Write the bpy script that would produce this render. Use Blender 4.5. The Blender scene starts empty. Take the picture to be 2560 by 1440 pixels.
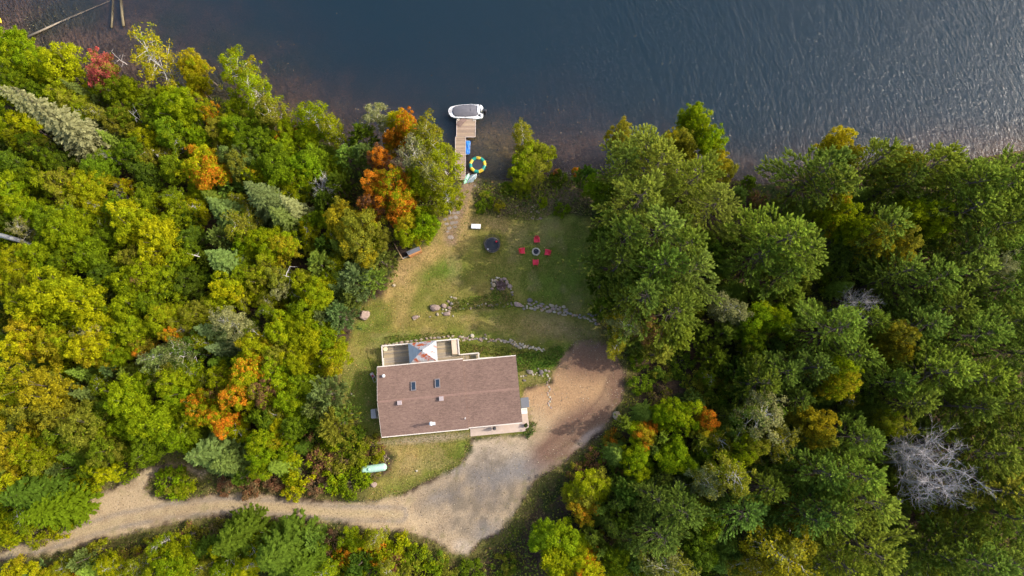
import bpy, math, random
import numpy as np
from mathutils import Vector, Matrix

RAD = math.radians
scene = bpy.context.scene
COL = scene.collection
random.seed(7)

# ---------------------------------------------------------------- camera, sky, sun, exposure
CAM_H = 93.0
TILT = RAD(9.0)
FPX = 24.0 / 36.0 * 2560.0
cam_data = bpy.data.cameras.new("camera")
cam_data.lens = 24.0
cam_data.sensor_width = 36.0
cam_data.clip_end = 3000.0
cam = bpy.data.objects.new("camera", cam_data)
cam.location = (0, 0, CAM_H)
cam.rotation_euler = (TILT, 0, 0)
COL.objects.link(cam)
scene.camera = cam

SUN_EL = RAD(40.0)
SUN_AZ = RAD(9.0)          # direction towards the sun, measured from +x
world = bpy.data.worlds.new("World")
scene.world = world
world.use_nodes = True
wn = world.node_tree
wn.nodes.clear()
w_out = wn.nodes.new("ShaderNodeOutputWorld")
w_bg = wn.nodes.new("ShaderNodeBackground")
w_sky = wn.nodes.new("ShaderNodeTexSky")
w_sky.sky_type = 'NISHITA'
w_sky.sun_disc = False
w_sky.sun_elevation = SUN_EL
w_sky.sun_rotation = math.pi / 2 - SUN_AZ     # Nishita: rotation 0 = +y, clockwise
w_sky.dust_density = 3.5
w_bg.inputs[1].default_value = 0.15
wn.links.new(w_sky.outputs[0], w_bg.inputs[0])
wn.links.new(w_bg.outputs[0], w_out.inputs[0])

sun_data = bpy.data.lights.new("sun", 'SUN')
sun_data.energy = 2.0
sun_data.angle = RAD(0.53)
sun_data.color = (1.0, 0.94, 0.84)
sun = bpy.data.objects.new("sun", sun_data)
sdir = Vector((math.cos(SUN_EL) * math.cos(SUN_AZ), math.cos(SUN_EL) * math.sin(SUN_AZ), math.sin(SUN_EL)))
sun.rotation_euler = sdir.to_track_quat('Z', 'Y').to_euler()
sun.location = (60, -10, 60)
COL.objects.link(sun)

vs = scene.view_settings
vs.view_transform = 'Standard'
vs.look = 'None'
vs.gamma = 1.0
vs.use_curve_mapping = False
vs.exposure = 1.14
scene.cycles.max_bounces = 9
scene.cycles.diffuse_bounces = 6
scene.cycles.glossy_bounces = 2
scene.cycles.transparent_max_bounces = 6
scene.cycles.transmission_bounces = 6
scene.cycles.volume_bounces = 0
scene.cycles.sample_clamp_indirect = 6.0
scene.cycles.use_denoising = True

# ---------------------------------------------------------------- photo pixel (2560x1440) -> place on the land
CT, ST = math.cos(TILT), math.sin(TILT)

def at(px, py, z=0.0):
    dx, dy = (px - 1280.0) / FPX, (720.0 - py) / FPX
    wy, wz = dy * CT + ST, dy * ST - CT
    t = (z - CAM_H) / wz
    return np.array((dx * t, wy * t, z))

def to_px(x, y, z):
    zc = z - CAM_H
    yc = y * CT + zc * ST
    dc = -(-y * ST + zc * CT)
    return 1280.0 + FPX * x / dc, 720.0 - FPX * yc / dc

WATER_Z = -5.0
shore_px = [(-500, -40), (-200, 20), (0, 75), (80, 105), (170, 150), (260, 180), (340, 205), (430, 235), (540, 238),
            (620, 268), (700, 312), (780, 340), (860, 365), (950, 390), (1050, 420), (1150, 440), (1200, 447),
            (1250, 452), (1300, 450), (1380, 440), (1450, 440), (1520, 445), (1650, 440), (1800, 445), (1850, 452),
            (1910, 462), (1960, 452), (2050, 425), (2150, 412), (2300, 405), (2420, 400), (2560, 375), (2800, 340),
            (3200, 300)]
SHORE = np.array([at(a, b, WATER_Z)[:2] for a, b in shore_px])
SHORE = np.vstack([[(-900, SHORE[0, 1] + 120)], SHORE, [(900, SHORE[-1, 1] + 40)]])

def seg_dist(P, poly, closed):
    n = len(poly)
    best = np.full(len(P), 1e18)
    for i in range(n if closed else n - 1):
        a, b = poly[i], poly[(i + 1) % n]
        ab = b - a
        t = np.clip(((P - a) @ ab) / max(ab @ ab, 1e-9), 0, 1)
        d = P - (a + t[:, None] * ab)
        best = np.minimum(best, (d * d).sum(1))
    return np.sqrt(best)

def inside(P, poly):
    c = np.zeros(len(P), bool)
    x, y = P[:, 0], P[:, 1]
    n = len(poly)
    for i in range(n):
        x0, y0 = poly[i]
        x1, y1 = poly[(i + 1) % n]
        if y0 == y1:
            continue
        m = ((y0 > y) != (y1 > y)) & (x < (x1 - x0) * (y - y0) / (y1 - y0) + x0)
        c ^= m
    return c

_lat = np.random.RandomState(11).rand(256, 256)
def vnoise(x, y, scale, seed=0):
    x = x / scale + seed * 17.3
    y = y / scale + seed * 9.7
    xi, yi = np.floor(x).astype(int), np.floor(y).astype(int)
    fx, fy = x - xi, y - yi
    fx, fy = fx * fx * (3 - 2 * fx), fy * fy * (3 - 2 * fy)
    g = lambda a, b: _lat[a & 255, b & 255]
    return (g(xi, yi) * (1 - fx) + g(xi + 1, yi) * fx) * (1 - fy) + (g(xi, yi + 1) * (1 - fx) + g(xi + 1, yi + 1) * fx) * fy

def fbm(x, y, scale, seed=0, oct=4):
    s, a, t = 0, 1.0, 0
    for o in range(oct):
        s = s + a * vnoise(x, y, scale / 2 ** o, seed + o * 3)
        t += a
        a *= 0.55
    return s / t

def shore_d(x, y):
    P = np.stack([x, y], 1)
    d = seg_dist(P, SHORE, False)
    return np.where(y < np.interp(x, SHORE[:, 0], SHORE[:, 1]), d, -d)

_pd = [-600, -60, -26, -14, -7, -3, 0, 1.5, 4, 8, 15, 18, 19.5, 24, 27, 31, 60, 200, 900]
_pz = [-24, -19, -11.5, -8.2, -6.25, -5.5, -5.0, -4.4, -3.7, -3.4, -3.0, -2.85, -2.35, -1.9, -1.2, -0.1, 0.5, 3, 12]
def hz_arr(x, y):
    d = shore_d(x, y)
    d2 = d
    # broad shallows in the far left corner of the lake
    sh = np.clip((-28 - x) / 25.0, 0, 1) * (d < 0)
    d2 = np.where(d < 0, d * (1 - 0.45 * sh) * (1 + 0.7 * np.clip((x - 12) / 20.0, 0, 1)), d)
    z = np.interp(d2, _pd, _pz)
    z = z + (fbm(x, y, 9.0, 2, 3) - 0.5) * 0.35 * np.clip(np.abs(d) / 6, 0, 1) * np.clip((np.hypot(x + 10, y - 2) - 14) / 8, 0.15, 1)
    return z

def hz(x, y):
    return float(hz_arr(np.array([x], float), np.array([y], float))[0])

def ground(px, py, lift=0.0):
    z = -1.0
    for _ in range(6):
        p = at(px, py, z + lift)
        z = hz(p[0], p[1])
    return np.array((p[0], p[1], z))

# ---------------------------------------------------------------- object helpers
def link(o, parent=None):
    COL.objects.link(o)
    if parent is not None:
        o.parent = parent
    return o

def tag(o, label=None, cat=None, group=None, kind=None):
    if label: o["label"] = label
    if cat: o["category"] = cat
    if group: o["group"] = group
    if kind: o["kind"] = kind
    return o

def thing(name, label, cat, loc=(0, 0, 0), rz=0.0, group=None):
    o = bpy.data.objects.new(name, None)
    o.empty_display_size = 0.3
    o.location = tuple(loc)
    o.rotation_euler = (0, 0, rz)
    link(o)
    return tag(o, label, cat, group)

def mesh_obj(name, me, mat=None, parent=None, loc=None, rot=None, color=None):
    if mat is not None and not me.materials:
        me.materials.append(mat)
    o = bpy.data.objects.new(name, me)
    if loc is not None: o.location = tuple(loc)
    if rot is not None: o.rotation_euler = rot
    if color is not None: o.color = color
    return link(o, parent)

class MB:
    """collects simple shapes of ONE part"""
    def __init__(s):
        s.v, s.f = [], []
    def add(s, vs, fs, M=None):
        n = len(s.v)
        for p in vs:
            p = Vector(p)
            s.v.append(tuple(M @ p) if M is not None else tuple(p))
        s.f += [tuple(i + n for i in f) for f in fs]
        return s
    def box(s, c, size, rz=0, rx=0, ry=0, taper=1.0):
        x, y, z = [k / 2 for k in size]
        t = taper
        vs = [(-x, -y, -z), (x, -y, -z), (x, y, -z), (-x, y, -z), (-x * t, -y * t, z), (x * t, -y * t, z), (x * t, y * t, z), (-x * t, y * t, z)]
        fs = [(3, 2, 1, 0), (4, 5, 6, 7), (0, 1, 5, 4), (1, 2, 6, 5), (2, 3, 7, 6), (3, 0, 4, 7)]
        M = Matrix.Translation(c) @ Matrix.Rotation(rz, 4, 'Z') @ Matrix.Rotation(ry, 4, 'Y') @ Matrix.Rotation(rx, 4, 'X')
        return s.add(vs, fs, M)
    def bar(s, a, b, w, h):
        a, b = Vector(a), Vector(b)
        d = b - a
        q = d.to_track_quat('X', 'Z').to_matrix().to_4x4()
        x, y, z = d.length / 2, w / 2, h / 2
        vs = [(-x, -y, -z), (x, -y, -z), (x, y, -z), (-x, y, -z), (-x, -y, z), (x, -y, z), (x, y, z), (-x, y, z)]
        fs = [(3, 2, 1, 0), (4, 5, 6, 7), (0, 1, 5, 4), (1, 2, 6, 5), (2, 3, 7, 6), (3, 0, 4, 7)]
        return s.add(vs, fs, Matrix.Translation((a + b) / 2) @ q)
    def lathe(s, prof, n=16, c=(0, 0, 0), M=None):
        vs, fs = [], []
        for r, z in prof:
            for k in range(n):
                a = 2 * math.pi * k / n
                vs.append((c[0] + r * math.cos(a), c[1] + r * math.sin(a), c[2] + z))
        for i in range(len(prof) - 1):
            for k in range(n):
                a, b = i * n + k, i * n + (k + 1) % n
                fs.append((a, b, b + n, a + n))
        fs.append(tuple(range(n))[::-1])
        fs.append(tuple(range((len(prof) - 1) * n, len(prof) * n)))
        return s.add(vs, fs, M)
    def tube(s, pts, rad, n=5):
        pts = [Vector(p) for p in pts]
        if not hasattr(rad, '__len__'): rad = [rad] * len(pts)
        vs, fs = [], []
        for i, p in enumerate(pts):
            d = (pts[min(i + 1, len(pts) - 1)] - pts[max(i - 1, 0)])
            if d.length < 1e-6: d = Vector((0, 0, 1))
            d.normalize()
            u = d.orthogonal().normalized() if abs(d.z) > 0.9 else d.cross(Vector((0, 0, 1))).normalized()
            w = d.cross(u)
            for k in range(n):
                a = 2 * math.pi * k / n
                vs.append(p + (u * math.cos(a) + w * math.sin(a)) * rad[i])
        for i in range(len(pts) - 1):
            for k in range(n):
                a, b = i * n + k, i * n + (k + 1) % n
                fs.append((a, b, b + n, a + n))
        fs.append(tuple(range(n))[::-1])
        fs.append(tuple(range((len(pts) - 1) * n, len(pts) * n)))
        return s.add(vs, fs)
    def prism(s, outline, z0, z1, M=None, scale0=1.0, c=None):
        n = len(outline)
        if c is None:
            c = (sum(p[0] for p in outline) / n, sum(p[1] for p in outline) / n)
        vs = [(c[0] + (p[0] - c[0]) * scale0, c[1] + (p[1] - c[1]) * scale0, z0) for p in outline] + [(p[0], p[1], z1) for p in outline]
        fs = [tuple(range(n))[::-1], tuple(range(n, 2 * n))] + [(i, (i + 1) % n, n + (i + 1) % n, n + i) for i in range(n)]
        return s.add(vs, fs, M)
    def mesh(s, name, smooth=False):
        me = bpy.data.meshes.new(name)
        me.from_pydata(s.v, [], s.f)
        if smooth:
            me.polygons.foreach_set("use_smooth", [True] * len(me.polygons))
        me.update()
        return me
    def build(s, name, mat, parent=None, smooth=False, loc=None, bevel=0.0, color=None):
        o = mesh_obj(name, s.mesh(name, smooth), mat, parent, loc, color=color)
        if bevel:
            b = o.modifiers.new("bevel", 'BEVEL')
            b.width = bevel
            b.segments = 2
            b.limit_method = 'ANGLE'
        return o

# ---------------------------------------------------------------- materials
def mat_new(name):
    m = bpy.data.materials.new(name)
    m.use_nodes = True
    nt = m.node_tree
    nt.nodes.clear()
    out = nt.nodes.new("ShaderNodeOutputMaterial")
    return m, nt, out

def N(nt, t, **kw):
    n = nt.nodes.new(t)
    for k, v in kw.items():
        setattr(n, k, v)
    return n

def ramp(nt, stops):
    r = N(nt, "ShaderNodeValToRGB")
    el = r.color_ramp.elements
    while len(el) < len(stops): el.new(0.5)
    for e, (p, c) in zip(el, stops):
        e.position = p
        e.color = (c[0], c[1], c[2], 1) if hasattr(c, '__len__') else (c, c, c, 1)
    return r

def mat_plain(name, col, rough=0.7, var=0.25, scale=3.0, metal=0.0, bump=0.0, bscale=20.0, use_obj=False, stain=None, stretch=None, spec=0.3):
    """a plain real-world surface: base colour with irregular wear, grain and relief"""
    m, nt, out = mat_new(name)
    L = nt.links.new
    b = N(nt, "ShaderNodeBsdfPrincipled")
    b.inputs["Roughness"].default_value = rough
    b.inputs["Metallic"].default_value = metal
    b.inputs["Specular IOR Level"].default_value = spec
    tc = N(nt, "ShaderNodeTexCoord")
    mp = N(nt, "ShaderNodeMapping")
    if stretch: mp.inputs["Scale"].default_value = stretch
    L(tc.outputs["Object"], mp.inputs["Vector"])
    no = N(nt, "ShaderNodeTexNoise")
    no.inputs["Scale"].default_value = scale
    no.inputs["Detail"].default_value = 5
    no.inputs["Roughness"].default_value = 0.65
    L(mp.outputs[0], no.inputs["Vector"])
    mr = N(nt, "ShaderNodeMapRange")
    mr.inputs["From Min"].default_value = 0.25
    mr.inputs["From Max"].default_value = 0.75
    mr.inputs["To Min"].default_value = 1 - var
    mr.inputs["To Max"].default_value = 1 + var
    L(no.outputs["Fac"], mr.inputs["Value"])
    mx = N(nt, "ShaderNodeMix", data_type='RGBA', blend_type='MULTIPLY')
    mx.inputs["Factor"].default_value = 1.0
    if use_obj:
        oi = N(nt, "ShaderNodeObjectInfo")
        L(oi.outputs["Color"], mx.inputs["A"])
    else:
        mx.inputs["A"].default_value = (*col, 1)
    L(mr.outputs[0], mx.inputs["B"])
    last = mx.outputs["Result"]
    if stain:
        n2 = N(nt, "ShaderNodeTexNoise")
        n2.inputs["Scale"].default_value = stain[1]
        n2.inputs["Detail"].default_value = 4
        L(tc.outputs["Object"], n2.inputs["Vector"])
        rp = ramp(nt, [(stain[2], 0.0), (stain[2] + 0.12, 1.0)])
        L(n2.outputs["Fac"], rp.inputs["Fac"])
        m2 = N(nt, "ShaderNodeMix", data_type='RGBA')
        L(rp.outputs["Color"], m2.inputs["Factor"])
        L(last, m2.inputs["A"])
        m2.inputs["B"].default_value = (*stain[0], 1)
        last = m2.outputs["Result"]
    L(last, b.inputs["Base Color"])
    if bump:
        n3 = N(nt, "ShaderNodeTexNoise")
        n3.inputs["Scale"].default_value = bscale
        n3.inputs["Detail"].default_value = 4
        L(mp.outputs[0], n3.inputs["Vector"])
        bp = N(nt, "ShaderNodeBump")
        bp.inputs["Strength"].default_value = bump
        bp.inputs["Distance"].default_value = 0.05
        L(n3.outputs["Fac"], bp.inputs["Height"])
        L(bp.outputs[0], b.inputs["Normal"])
    L(b.outputs[0], out.inputs["Surface"])
    return m

def mat_ground(name, fine=6.0, contrast=0.5, bump=0.4, bscale=9.0, speck=None):
    """colour comes with the soil and the turf (attribute), grain from noise"""
    m, nt, out = mat_new(name)
    L = nt.links.new
    b = N(nt, "ShaderNodeBsdfDiffuse")
    at_ = N(nt, "ShaderNodeAttribute", attribute_name="soil")
    tc = N(nt, "ShaderNodeTexCoord")
    no = N(nt, "ShaderNodeTexNoise")
    no.inputs["Scale"].default_value = fine
    no.inputs["Detail"].default_value = 6
    no.inputs["Roughness"].default_value = 0.75
    L(tc.outputs["Object"], no.inputs["Vector"])
    mr = N(nt, "ShaderNodeMapRange")
    mr.inputs["From Min"].default_value = 0.3
    mr.inputs["From Max"].default_value = 0.7
    mr.inputs["To Min"].default_value = 1 - contrast
    mr.inputs["To Max"].default_value = 1 + contrast
    L(no.outputs["Fac"], mr.inputs["Value"])
    mx = N(nt, "ShaderNodeMix", data_type='RGBA', blend_type='MULTIPLY')
    mx.inputs["Factor"].default_value = 1
    L(at_.outputs["Color"], mx.inputs["A"])
    L(mr.outputs[0], mx.inputs["B"])
    last = mx.outputs["Result"]
    if speck:
        vo = N(nt, "ShaderNodeTexVoronoi")
        vo.inputs["Scale"].default_value = speck[1]
        L(tc.outputs["Object"], vo.inputs["Vector"])
        rp = ramp(nt, [(0.0, 1.0), (speck[2], 0.0)])
        L(vo.outputs["Distance"], rp.inputs["Fac"])
        m2 = N(nt, "ShaderNodeMix", data_type='RGBA')
        L(rp.outputs["Color"], m2.inputs["Factor"])
        L(last, m2.inputs["A"])
        m2.inputs["B"].default_value = (*speck[0], 1)
        last = m2.outputs["Result"]
    L(last, b.inputs["Color"])
    n3 = N(nt, "ShaderNodeTexNoise")
    n3.inputs["Scale"].default_value = bscale
    n3.inputs["Detail"].default_value = 5
    L(tc.outputs["Object"], n3.inputs["Vector"])
    bp = N(nt, "ShaderNodeBump")
    bp.inputs["Strength"].default_value = bump
    bp.inputs["Distance"].default_value = 0.12
    L(n3.outputs["Fac"], bp.inputs["Height"])
    L(bp.outputs[0], b.inputs["Normal"])
    L(b.outputs[0], out.inputs["Surface"])
    return m

def mat_leaf(name, use_attr_col=False, trans=0.5):
    """leaf blades: object colour, turning to the object's autumn tint in whole clumps"""
    m, nt, out = mat_new(name)
    L = nt.links.new
    lf = N(nt, "ShaderNodeAttribute", attribute_name="leaf")
    sp = N(nt, "ShaderNodeSeparateColor")
    L(lf.outputs["Color"], sp.inputs[0])
    if use_attr_col:
        c = N(nt, "ShaderNodeAttribute", attribute_name="soil")
        last = c.outputs["Color"]
    else:
        oi = N(nt, "ShaderNodeObjectInfo")
        tn = N(nt, "ShaderNodeAttribute", attribute_type='OBJECT', attribute_name="tint")
        # share of turned leaves = alpha; whole clumps (g) first, single leaves (b) too
        a1 = N(nt, "ShaderNodeMath", operation='MULTIPLY'); a1.inputs[1].default_value = 0.72
        L(sp.outputs[1], a1.inputs[0])
        a2 = N(nt, "ShaderNodeMath", operation='MULTIPLY_ADD'); a2.inputs[1].default_value = 0.28
        L(sp.outputs[2], a2.inputs[0]); L(a1.outputs[0], a2.inputs[2])
        sb = N(nt, "ShaderNodeMath", operation='SUBTRACT')
        L(oi.outputs["Alpha"], sb.inputs[0]); L(a2.outputs[0], sb.inputs[1])
        mr0 = N(nt, "ShaderNodeMapRange")
        mr0.inputs["From Min"].default_value = -0.08
        mr0.inputs["From Max"].default_value = 0.08
        L(sb.outputs[0], mr0.inputs["Value"])
        mx0 = N(nt, "ShaderNodeMix", data_type='RGBA')
        L(mr0.outputs[0], mx0.inputs["Factor"])
        L(oi.outputs["Color"], mx0.inputs["A"])
        L(tn.outputs["Color"], mx0.inputs["B"])
        last = mx0.outputs["Result"]
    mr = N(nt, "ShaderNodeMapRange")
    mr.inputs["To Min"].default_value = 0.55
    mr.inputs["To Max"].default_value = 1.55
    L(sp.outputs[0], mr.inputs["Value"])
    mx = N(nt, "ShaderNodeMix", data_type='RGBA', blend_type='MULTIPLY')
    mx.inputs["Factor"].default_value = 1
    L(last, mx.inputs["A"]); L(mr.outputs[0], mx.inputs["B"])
    d = N(nt, "ShaderNodeBsdfDiffuse")
    t = N(nt, "ShaderNodeBsdfTranslucent")
    L(mx.outputs["Result"], d.inputs["Color"]); L(mx.outputs["Result"], t.inputs["Color"])
    ms = N(nt, "ShaderNodeMixShader")
    ms.inputs[0].default_value = trans
    L(d.outputs[0], ms.inputs[1]); L(t.outputs[0], ms.inputs[2])
    L(ms.outputs[0], out.inputs["Surface"])
    return m

LEAF = mat_leaf("leaf_blades")
LEAFSTUFF = mat_leaf("leaf_undergrowth", use_attr_col=True, trans=0.25)
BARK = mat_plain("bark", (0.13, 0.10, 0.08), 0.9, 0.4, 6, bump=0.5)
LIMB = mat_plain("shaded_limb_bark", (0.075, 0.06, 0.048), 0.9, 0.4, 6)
BARKW = mat_plain("birch_bark", (0.52, 0.48, 0.42), 0.85, 0.3, 8)
BARKG = mat_plain("bare_grey_wood", (0.36, 0.32, 0.30), 0.9, 0.3, 6, use_obj=True)
STONE = mat_plain("field_stone", (0.4, 0.36, 0.32), 0.9, 0.35, 2.5, use_obj=True, bump=0.6, bscale=7)

# ================================================================ LAND AND WATER
gx = np.concatenate([[-900, -500, -250, -140, -105], np.arange(-86, 86.01, 0.32), [105, 140, 250, 500, 900]])
gy = np.concatenate([[-900, -450, -200, -90, -50], np.arange(-36, 62.01, 0.32), [80, 110, 180, 350, 900]])
GX, GY = np.meshgrid(gx, gy)
nxg, nyg = len(gx), len(gy)
fx_, fy_ = GX.ravel(), GY.ravel()
fz_ = hz_arr(fx_, fy_)
fpx, fpy = to_px(fx_, fy_, fz_)
ok_ = (np.abs(fx_) < 90) & (np.abs(fy_) < 70)
fpx = np.where(ok_, fpx, 1e5); fpy = np.where(ok_, fpy, 1e5)
PX = np.stack([fpx, fpy], 1)
fd = shore_d(fx_, fy_)

drive_poly = np.array([(-60, 1425), (0, 1405), (60, 1392), (130, 1388), (200, 1366), (300, 1342), (420, 1312), (540, 1292), (620, 1296),
    (800, 1306), (950, 1325), (1040, 1336), (1085, 1352), (1130, 1386), (1172, 1390), (1200, 1358), (1250, 1335), (1300, 1268),
    (1340, 1200), (1400, 1165), (1430, 1140), (1505, 1088), (1558, 1000), (1566, 930), (1535, 868), (1480, 846), (1440, 852),
    (1405, 890), (1382, 922), (1375, 955), (1312, 968), (1304, 1000), (1318, 1030), (1330, 1075), (1310, 1085), (1176, 1096),
    (1172, 1120), (1150, 1160), (1060, 1205), (1000, 1236), (920, 1252), (800, 1248), (700, 1236), (560, 1228), (500, 1238),
    (440, 1246), (385, 1240), (366, 1222), (380, 1196), (415, 1176), (450, 1172), (500, 1196), (520, 1180), (470, 1160), (420, 1156),
    (360, 1170), (300, 1206), (225, 1246), (195, 1296), (140, 1330), (60, 1352), (0, 1378), (-60, 1392)], float)
lawn_poly = np.array([(1165, 468), (1140, 520), (1100, 545), (1080, 600), (1000, 640), (950, 745), (890, 770), (870, 850), (845, 900), (838, 980),
    (862, 1070), (940, 1098), (955, 1120), (985, 1140), (975, 1180), (935, 1200), (920, 1225), (920, 1254), (1000, 1238), (1060, 1207), (1150, 1162),
    (1176, 1110), (1176, 1096), (1310, 1085), (1330, 1075), (1304, 1000), (1312, 968), (1375, 955), (1405, 890), (1440, 852),
    (1500, 846), (1510, 780), (1500, 600), (1478, 545), (1400, 528), (1250, 535), (1195, 530), (1178, 500), (1185, 468)], float)

def blob(px, py, rx, ry, rot=0.0, edge=0.5, nz=0.35, seed=1):
    c, s = math.cos(rot), math.sin(rot)
    u = ((fpx - px) * c + (fpy - py) * s) / rx
    v = (-(fpx - px) * s + (fpy - py) * c) / ry
    r = np.sqrt(u * u + v * v) + (fbm(fx_, fy_, 2.6, seed) - 0.5) * 2 * nz
    return np.clip((1 + edge - r) / (2 * edge), 0, 1)

def mixc(base, col, w):
    return base * (1 - w[:, None]) + np.array(col)[None] * w[:, None]

n_lo = fbm(fx_, fy_, 7.0, 5)
n_mid = fbm(fx_, fy_, 2.2, 6)
n_hi = fbm(fx_, fy_, 0.9, 7, 3)
soil = np.tile(np.array([0.062, 0.042, 0.028]), (len(fx_), 1))            # leaf litter under the trees
soil = mixc(soil, (0.035, 0.045, 0.014), np.clip((n_mid - 0.47) * 6, 0, 1))
soil = mixc(soil, (0.11, 0.065, 0.035), np.clip((n_hi - 0.58) * 6, 0, 1) * 0.7)
# weedy bank between the lawn and the lake, rough verges along the drive
d_drive = seg_dist(PX, drive_poly, True); in_drive = inside(PX, drive_poly)
d_lawn = seg_dist(PX, lawn_poly, True); in_lawn = inside(PX, lawn_poly)
sd_drive = np.where(in_drive, d_drive, -d_drive)
sd_lawn = np.where(in_lawn, d_lawn, -d_lawn)
wob = (fbm(fx_, fy_, 3.0, 21) - 0.5) * 26 + (n_hi - 0.5) * 14
verge = np.clip((46 + sd_drive + wob) / 26, 0, 1) * (~in_drive)
soil = mixc(soil, (0.10, 0.092, 0.026), verge * 0.85)
bank = blob(1320, 480, 170, 55, 0, 0.35, 0.3, 31)
soil = mixc(soil, (0.135, 0.115, 0.055), bank * np.clip(0.4 + n_mid, 0, 1))
soil = mixc(soil, (0.19, 0.125, 0.085), blob(1400, 480, 70, 32, 0, 0.5, 0.4, 33) * 0.8)
# lawn
lw = np.clip((sd_lawn + wob * 0.6 + 5) / 14, 0, 1)
lawn = np.tile(np.array([0.125, 0.122, 0.030]), (len(fx_), 1))
lawn = mixc(lawn, (0.195, 0.155, 0.050), np.clip((n_mid - 0.46) * 4, 0, 1) * 0.75)
lawn = mixc(lawn, (0.090, 0.112, 0.020), np.clip((n_lo - 0.5) * 5, 0, 1) * 0.7)
dry = (0.29, 0.20, 0.088)
for (a, b_, rx, ry, ro, w) in [(1060, 640, 70, 26, -0.5, .85), (1000, 690, 40, 45, 0.3, .85), (1140, 580, 40, 40, 0, .8), (1160, 520, 22, 45, 0.2, .9),
        (1240, 560, 60, 16, 0.1, .55), (1330, 570, 70, 14, 0, .45), (1010, 770, 16, 50, 0.2, .55), (965, 730, 14, 20, 0, .8), (1290, 585, 30, 18, 0, .3),
        (880, 905, 22, 35, 0, .5), (1120, 720, 45, 18, 0.2, .3), (1180, 800, 60, 10, 0.1, .35),
        (1330, 812, 75, 24, 0.1, .5), (1420, 830, 60, 24, 0.1, .5), (1240, 820, 40, 12, 0.1, .3), (1010, 1125, 60, 26, 0, .55), (1000, 1170, 40, 30, 0, .4)]:
    lawn = mixc(lawn, dry, blob(a, b_, rx, ry, ro, 0.6, 0.4, int(a) % 50) * w)
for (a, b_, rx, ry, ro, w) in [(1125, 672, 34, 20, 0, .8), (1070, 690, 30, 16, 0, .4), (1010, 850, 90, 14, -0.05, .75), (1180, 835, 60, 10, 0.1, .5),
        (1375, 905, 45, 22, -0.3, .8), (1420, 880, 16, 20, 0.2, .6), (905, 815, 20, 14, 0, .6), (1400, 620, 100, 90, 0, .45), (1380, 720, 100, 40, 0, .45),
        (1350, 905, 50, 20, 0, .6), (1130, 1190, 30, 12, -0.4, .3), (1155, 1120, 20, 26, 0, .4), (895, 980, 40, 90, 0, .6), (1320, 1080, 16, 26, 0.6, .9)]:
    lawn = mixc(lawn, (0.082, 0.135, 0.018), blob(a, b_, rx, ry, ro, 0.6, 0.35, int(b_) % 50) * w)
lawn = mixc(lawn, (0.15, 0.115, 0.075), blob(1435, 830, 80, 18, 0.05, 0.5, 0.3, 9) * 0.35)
lawn = lawn * np.array((1.16, 1.13, 1.0))[None] * (0.72 + 0.56 * n_hi)[:, None]
lawn = mixc(lawn, (0.17, 0.15, 0.04), np.clip((fbm(fx_, fy_, 0.7, 91, 2) - .62) * 6, 0, 1) * .6)
lawn = mixc(lawn, (0.27, 0.185, 0.10), np.clip((fbm(fx_, fy_, 2.8, 103, 4) - .56) * 9, 0, 1) * .28)
soil = soil * (1 - lw[:, None]) + lawn * lw[:, None]
# trodden path down to the dock
path_pts = np.array([at(*p, -3.6)[:2] for p in [(1128, 600), (1135, 560), (1152, 515), (1160, 480), (1172, 462)]])
pw = np.clip((1.25 - seg_dist(np.stack([fx_, fy_], 1), path_pts, False) + (n_hi - .5) * 1.2) / 0.8, 0, 1)
soil = mixc(soil, (0.22, 0.145, 0.095), pw * 0.85)
# gravel drive and yard
dw = np.clip((sd_drive + wob * 0.55 + (n_hi - .5) * 16 + 1) / 11, 0, 1)
grav = np.tile(np.array([0.37, 0.275, 0.165]), (len(fx_), 1))
grav = grav * (0.80 + 0.26 * n_mid + 0.16 * n_hi)[:, None]
road_c = np.array([at(*p, 0)[:2] for p in [(-60, 1408), (60, 1372), (200, 1330), (300, 1300), (420, 1277), (560, 1262), (700, 1268), (850, 1282), (1000, 1285)]])
rd = seg_dist(np.stack([fx_, fy_], 1), road_c, False)
ruts = np.exp(-((rd - 0.85) / 0.32) ** 2)
crown_ = np.exp(-(rd / 0.35) ** 2)
grav = mixc(grav, (0.22, 0.18, 0.14), ruts * 0.9 * np.clip(.35 + n_mid * 1.2, 0, 1))
grav = mixc(grav, (0.30, 0.24, 0.13), crown_ * 0.45)
grav = mixc(grav, (0.25, 0.175, 0.105), np.clip((fbm(fx_, fy_, 1.4, 99, 3) - .55) * 6, 0, 1) * .5)
grav = mixc(grav, (0.34, 0.285, 0.22), blob(1240, 1140, 110, 50, 0, 0.5, 0.25, 40) * 0.6)
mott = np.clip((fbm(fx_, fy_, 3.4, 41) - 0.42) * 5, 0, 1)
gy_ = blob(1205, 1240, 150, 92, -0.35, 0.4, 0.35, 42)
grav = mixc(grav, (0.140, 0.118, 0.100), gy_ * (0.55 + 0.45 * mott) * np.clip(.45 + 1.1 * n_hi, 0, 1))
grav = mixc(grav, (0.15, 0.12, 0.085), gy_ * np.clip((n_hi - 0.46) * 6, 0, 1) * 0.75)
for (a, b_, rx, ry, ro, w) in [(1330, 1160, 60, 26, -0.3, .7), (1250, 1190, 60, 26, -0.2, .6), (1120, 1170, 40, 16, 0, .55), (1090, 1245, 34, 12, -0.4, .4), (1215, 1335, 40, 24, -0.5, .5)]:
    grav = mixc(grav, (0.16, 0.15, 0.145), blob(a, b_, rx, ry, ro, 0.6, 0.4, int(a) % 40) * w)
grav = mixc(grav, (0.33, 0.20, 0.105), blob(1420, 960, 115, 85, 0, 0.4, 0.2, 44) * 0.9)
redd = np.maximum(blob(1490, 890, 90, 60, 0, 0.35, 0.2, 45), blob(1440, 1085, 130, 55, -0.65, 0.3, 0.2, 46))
redd = np.maximum(redd, blob(1545, 960, 30, 100, 0, 0.5, 0.2, 46))
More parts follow.
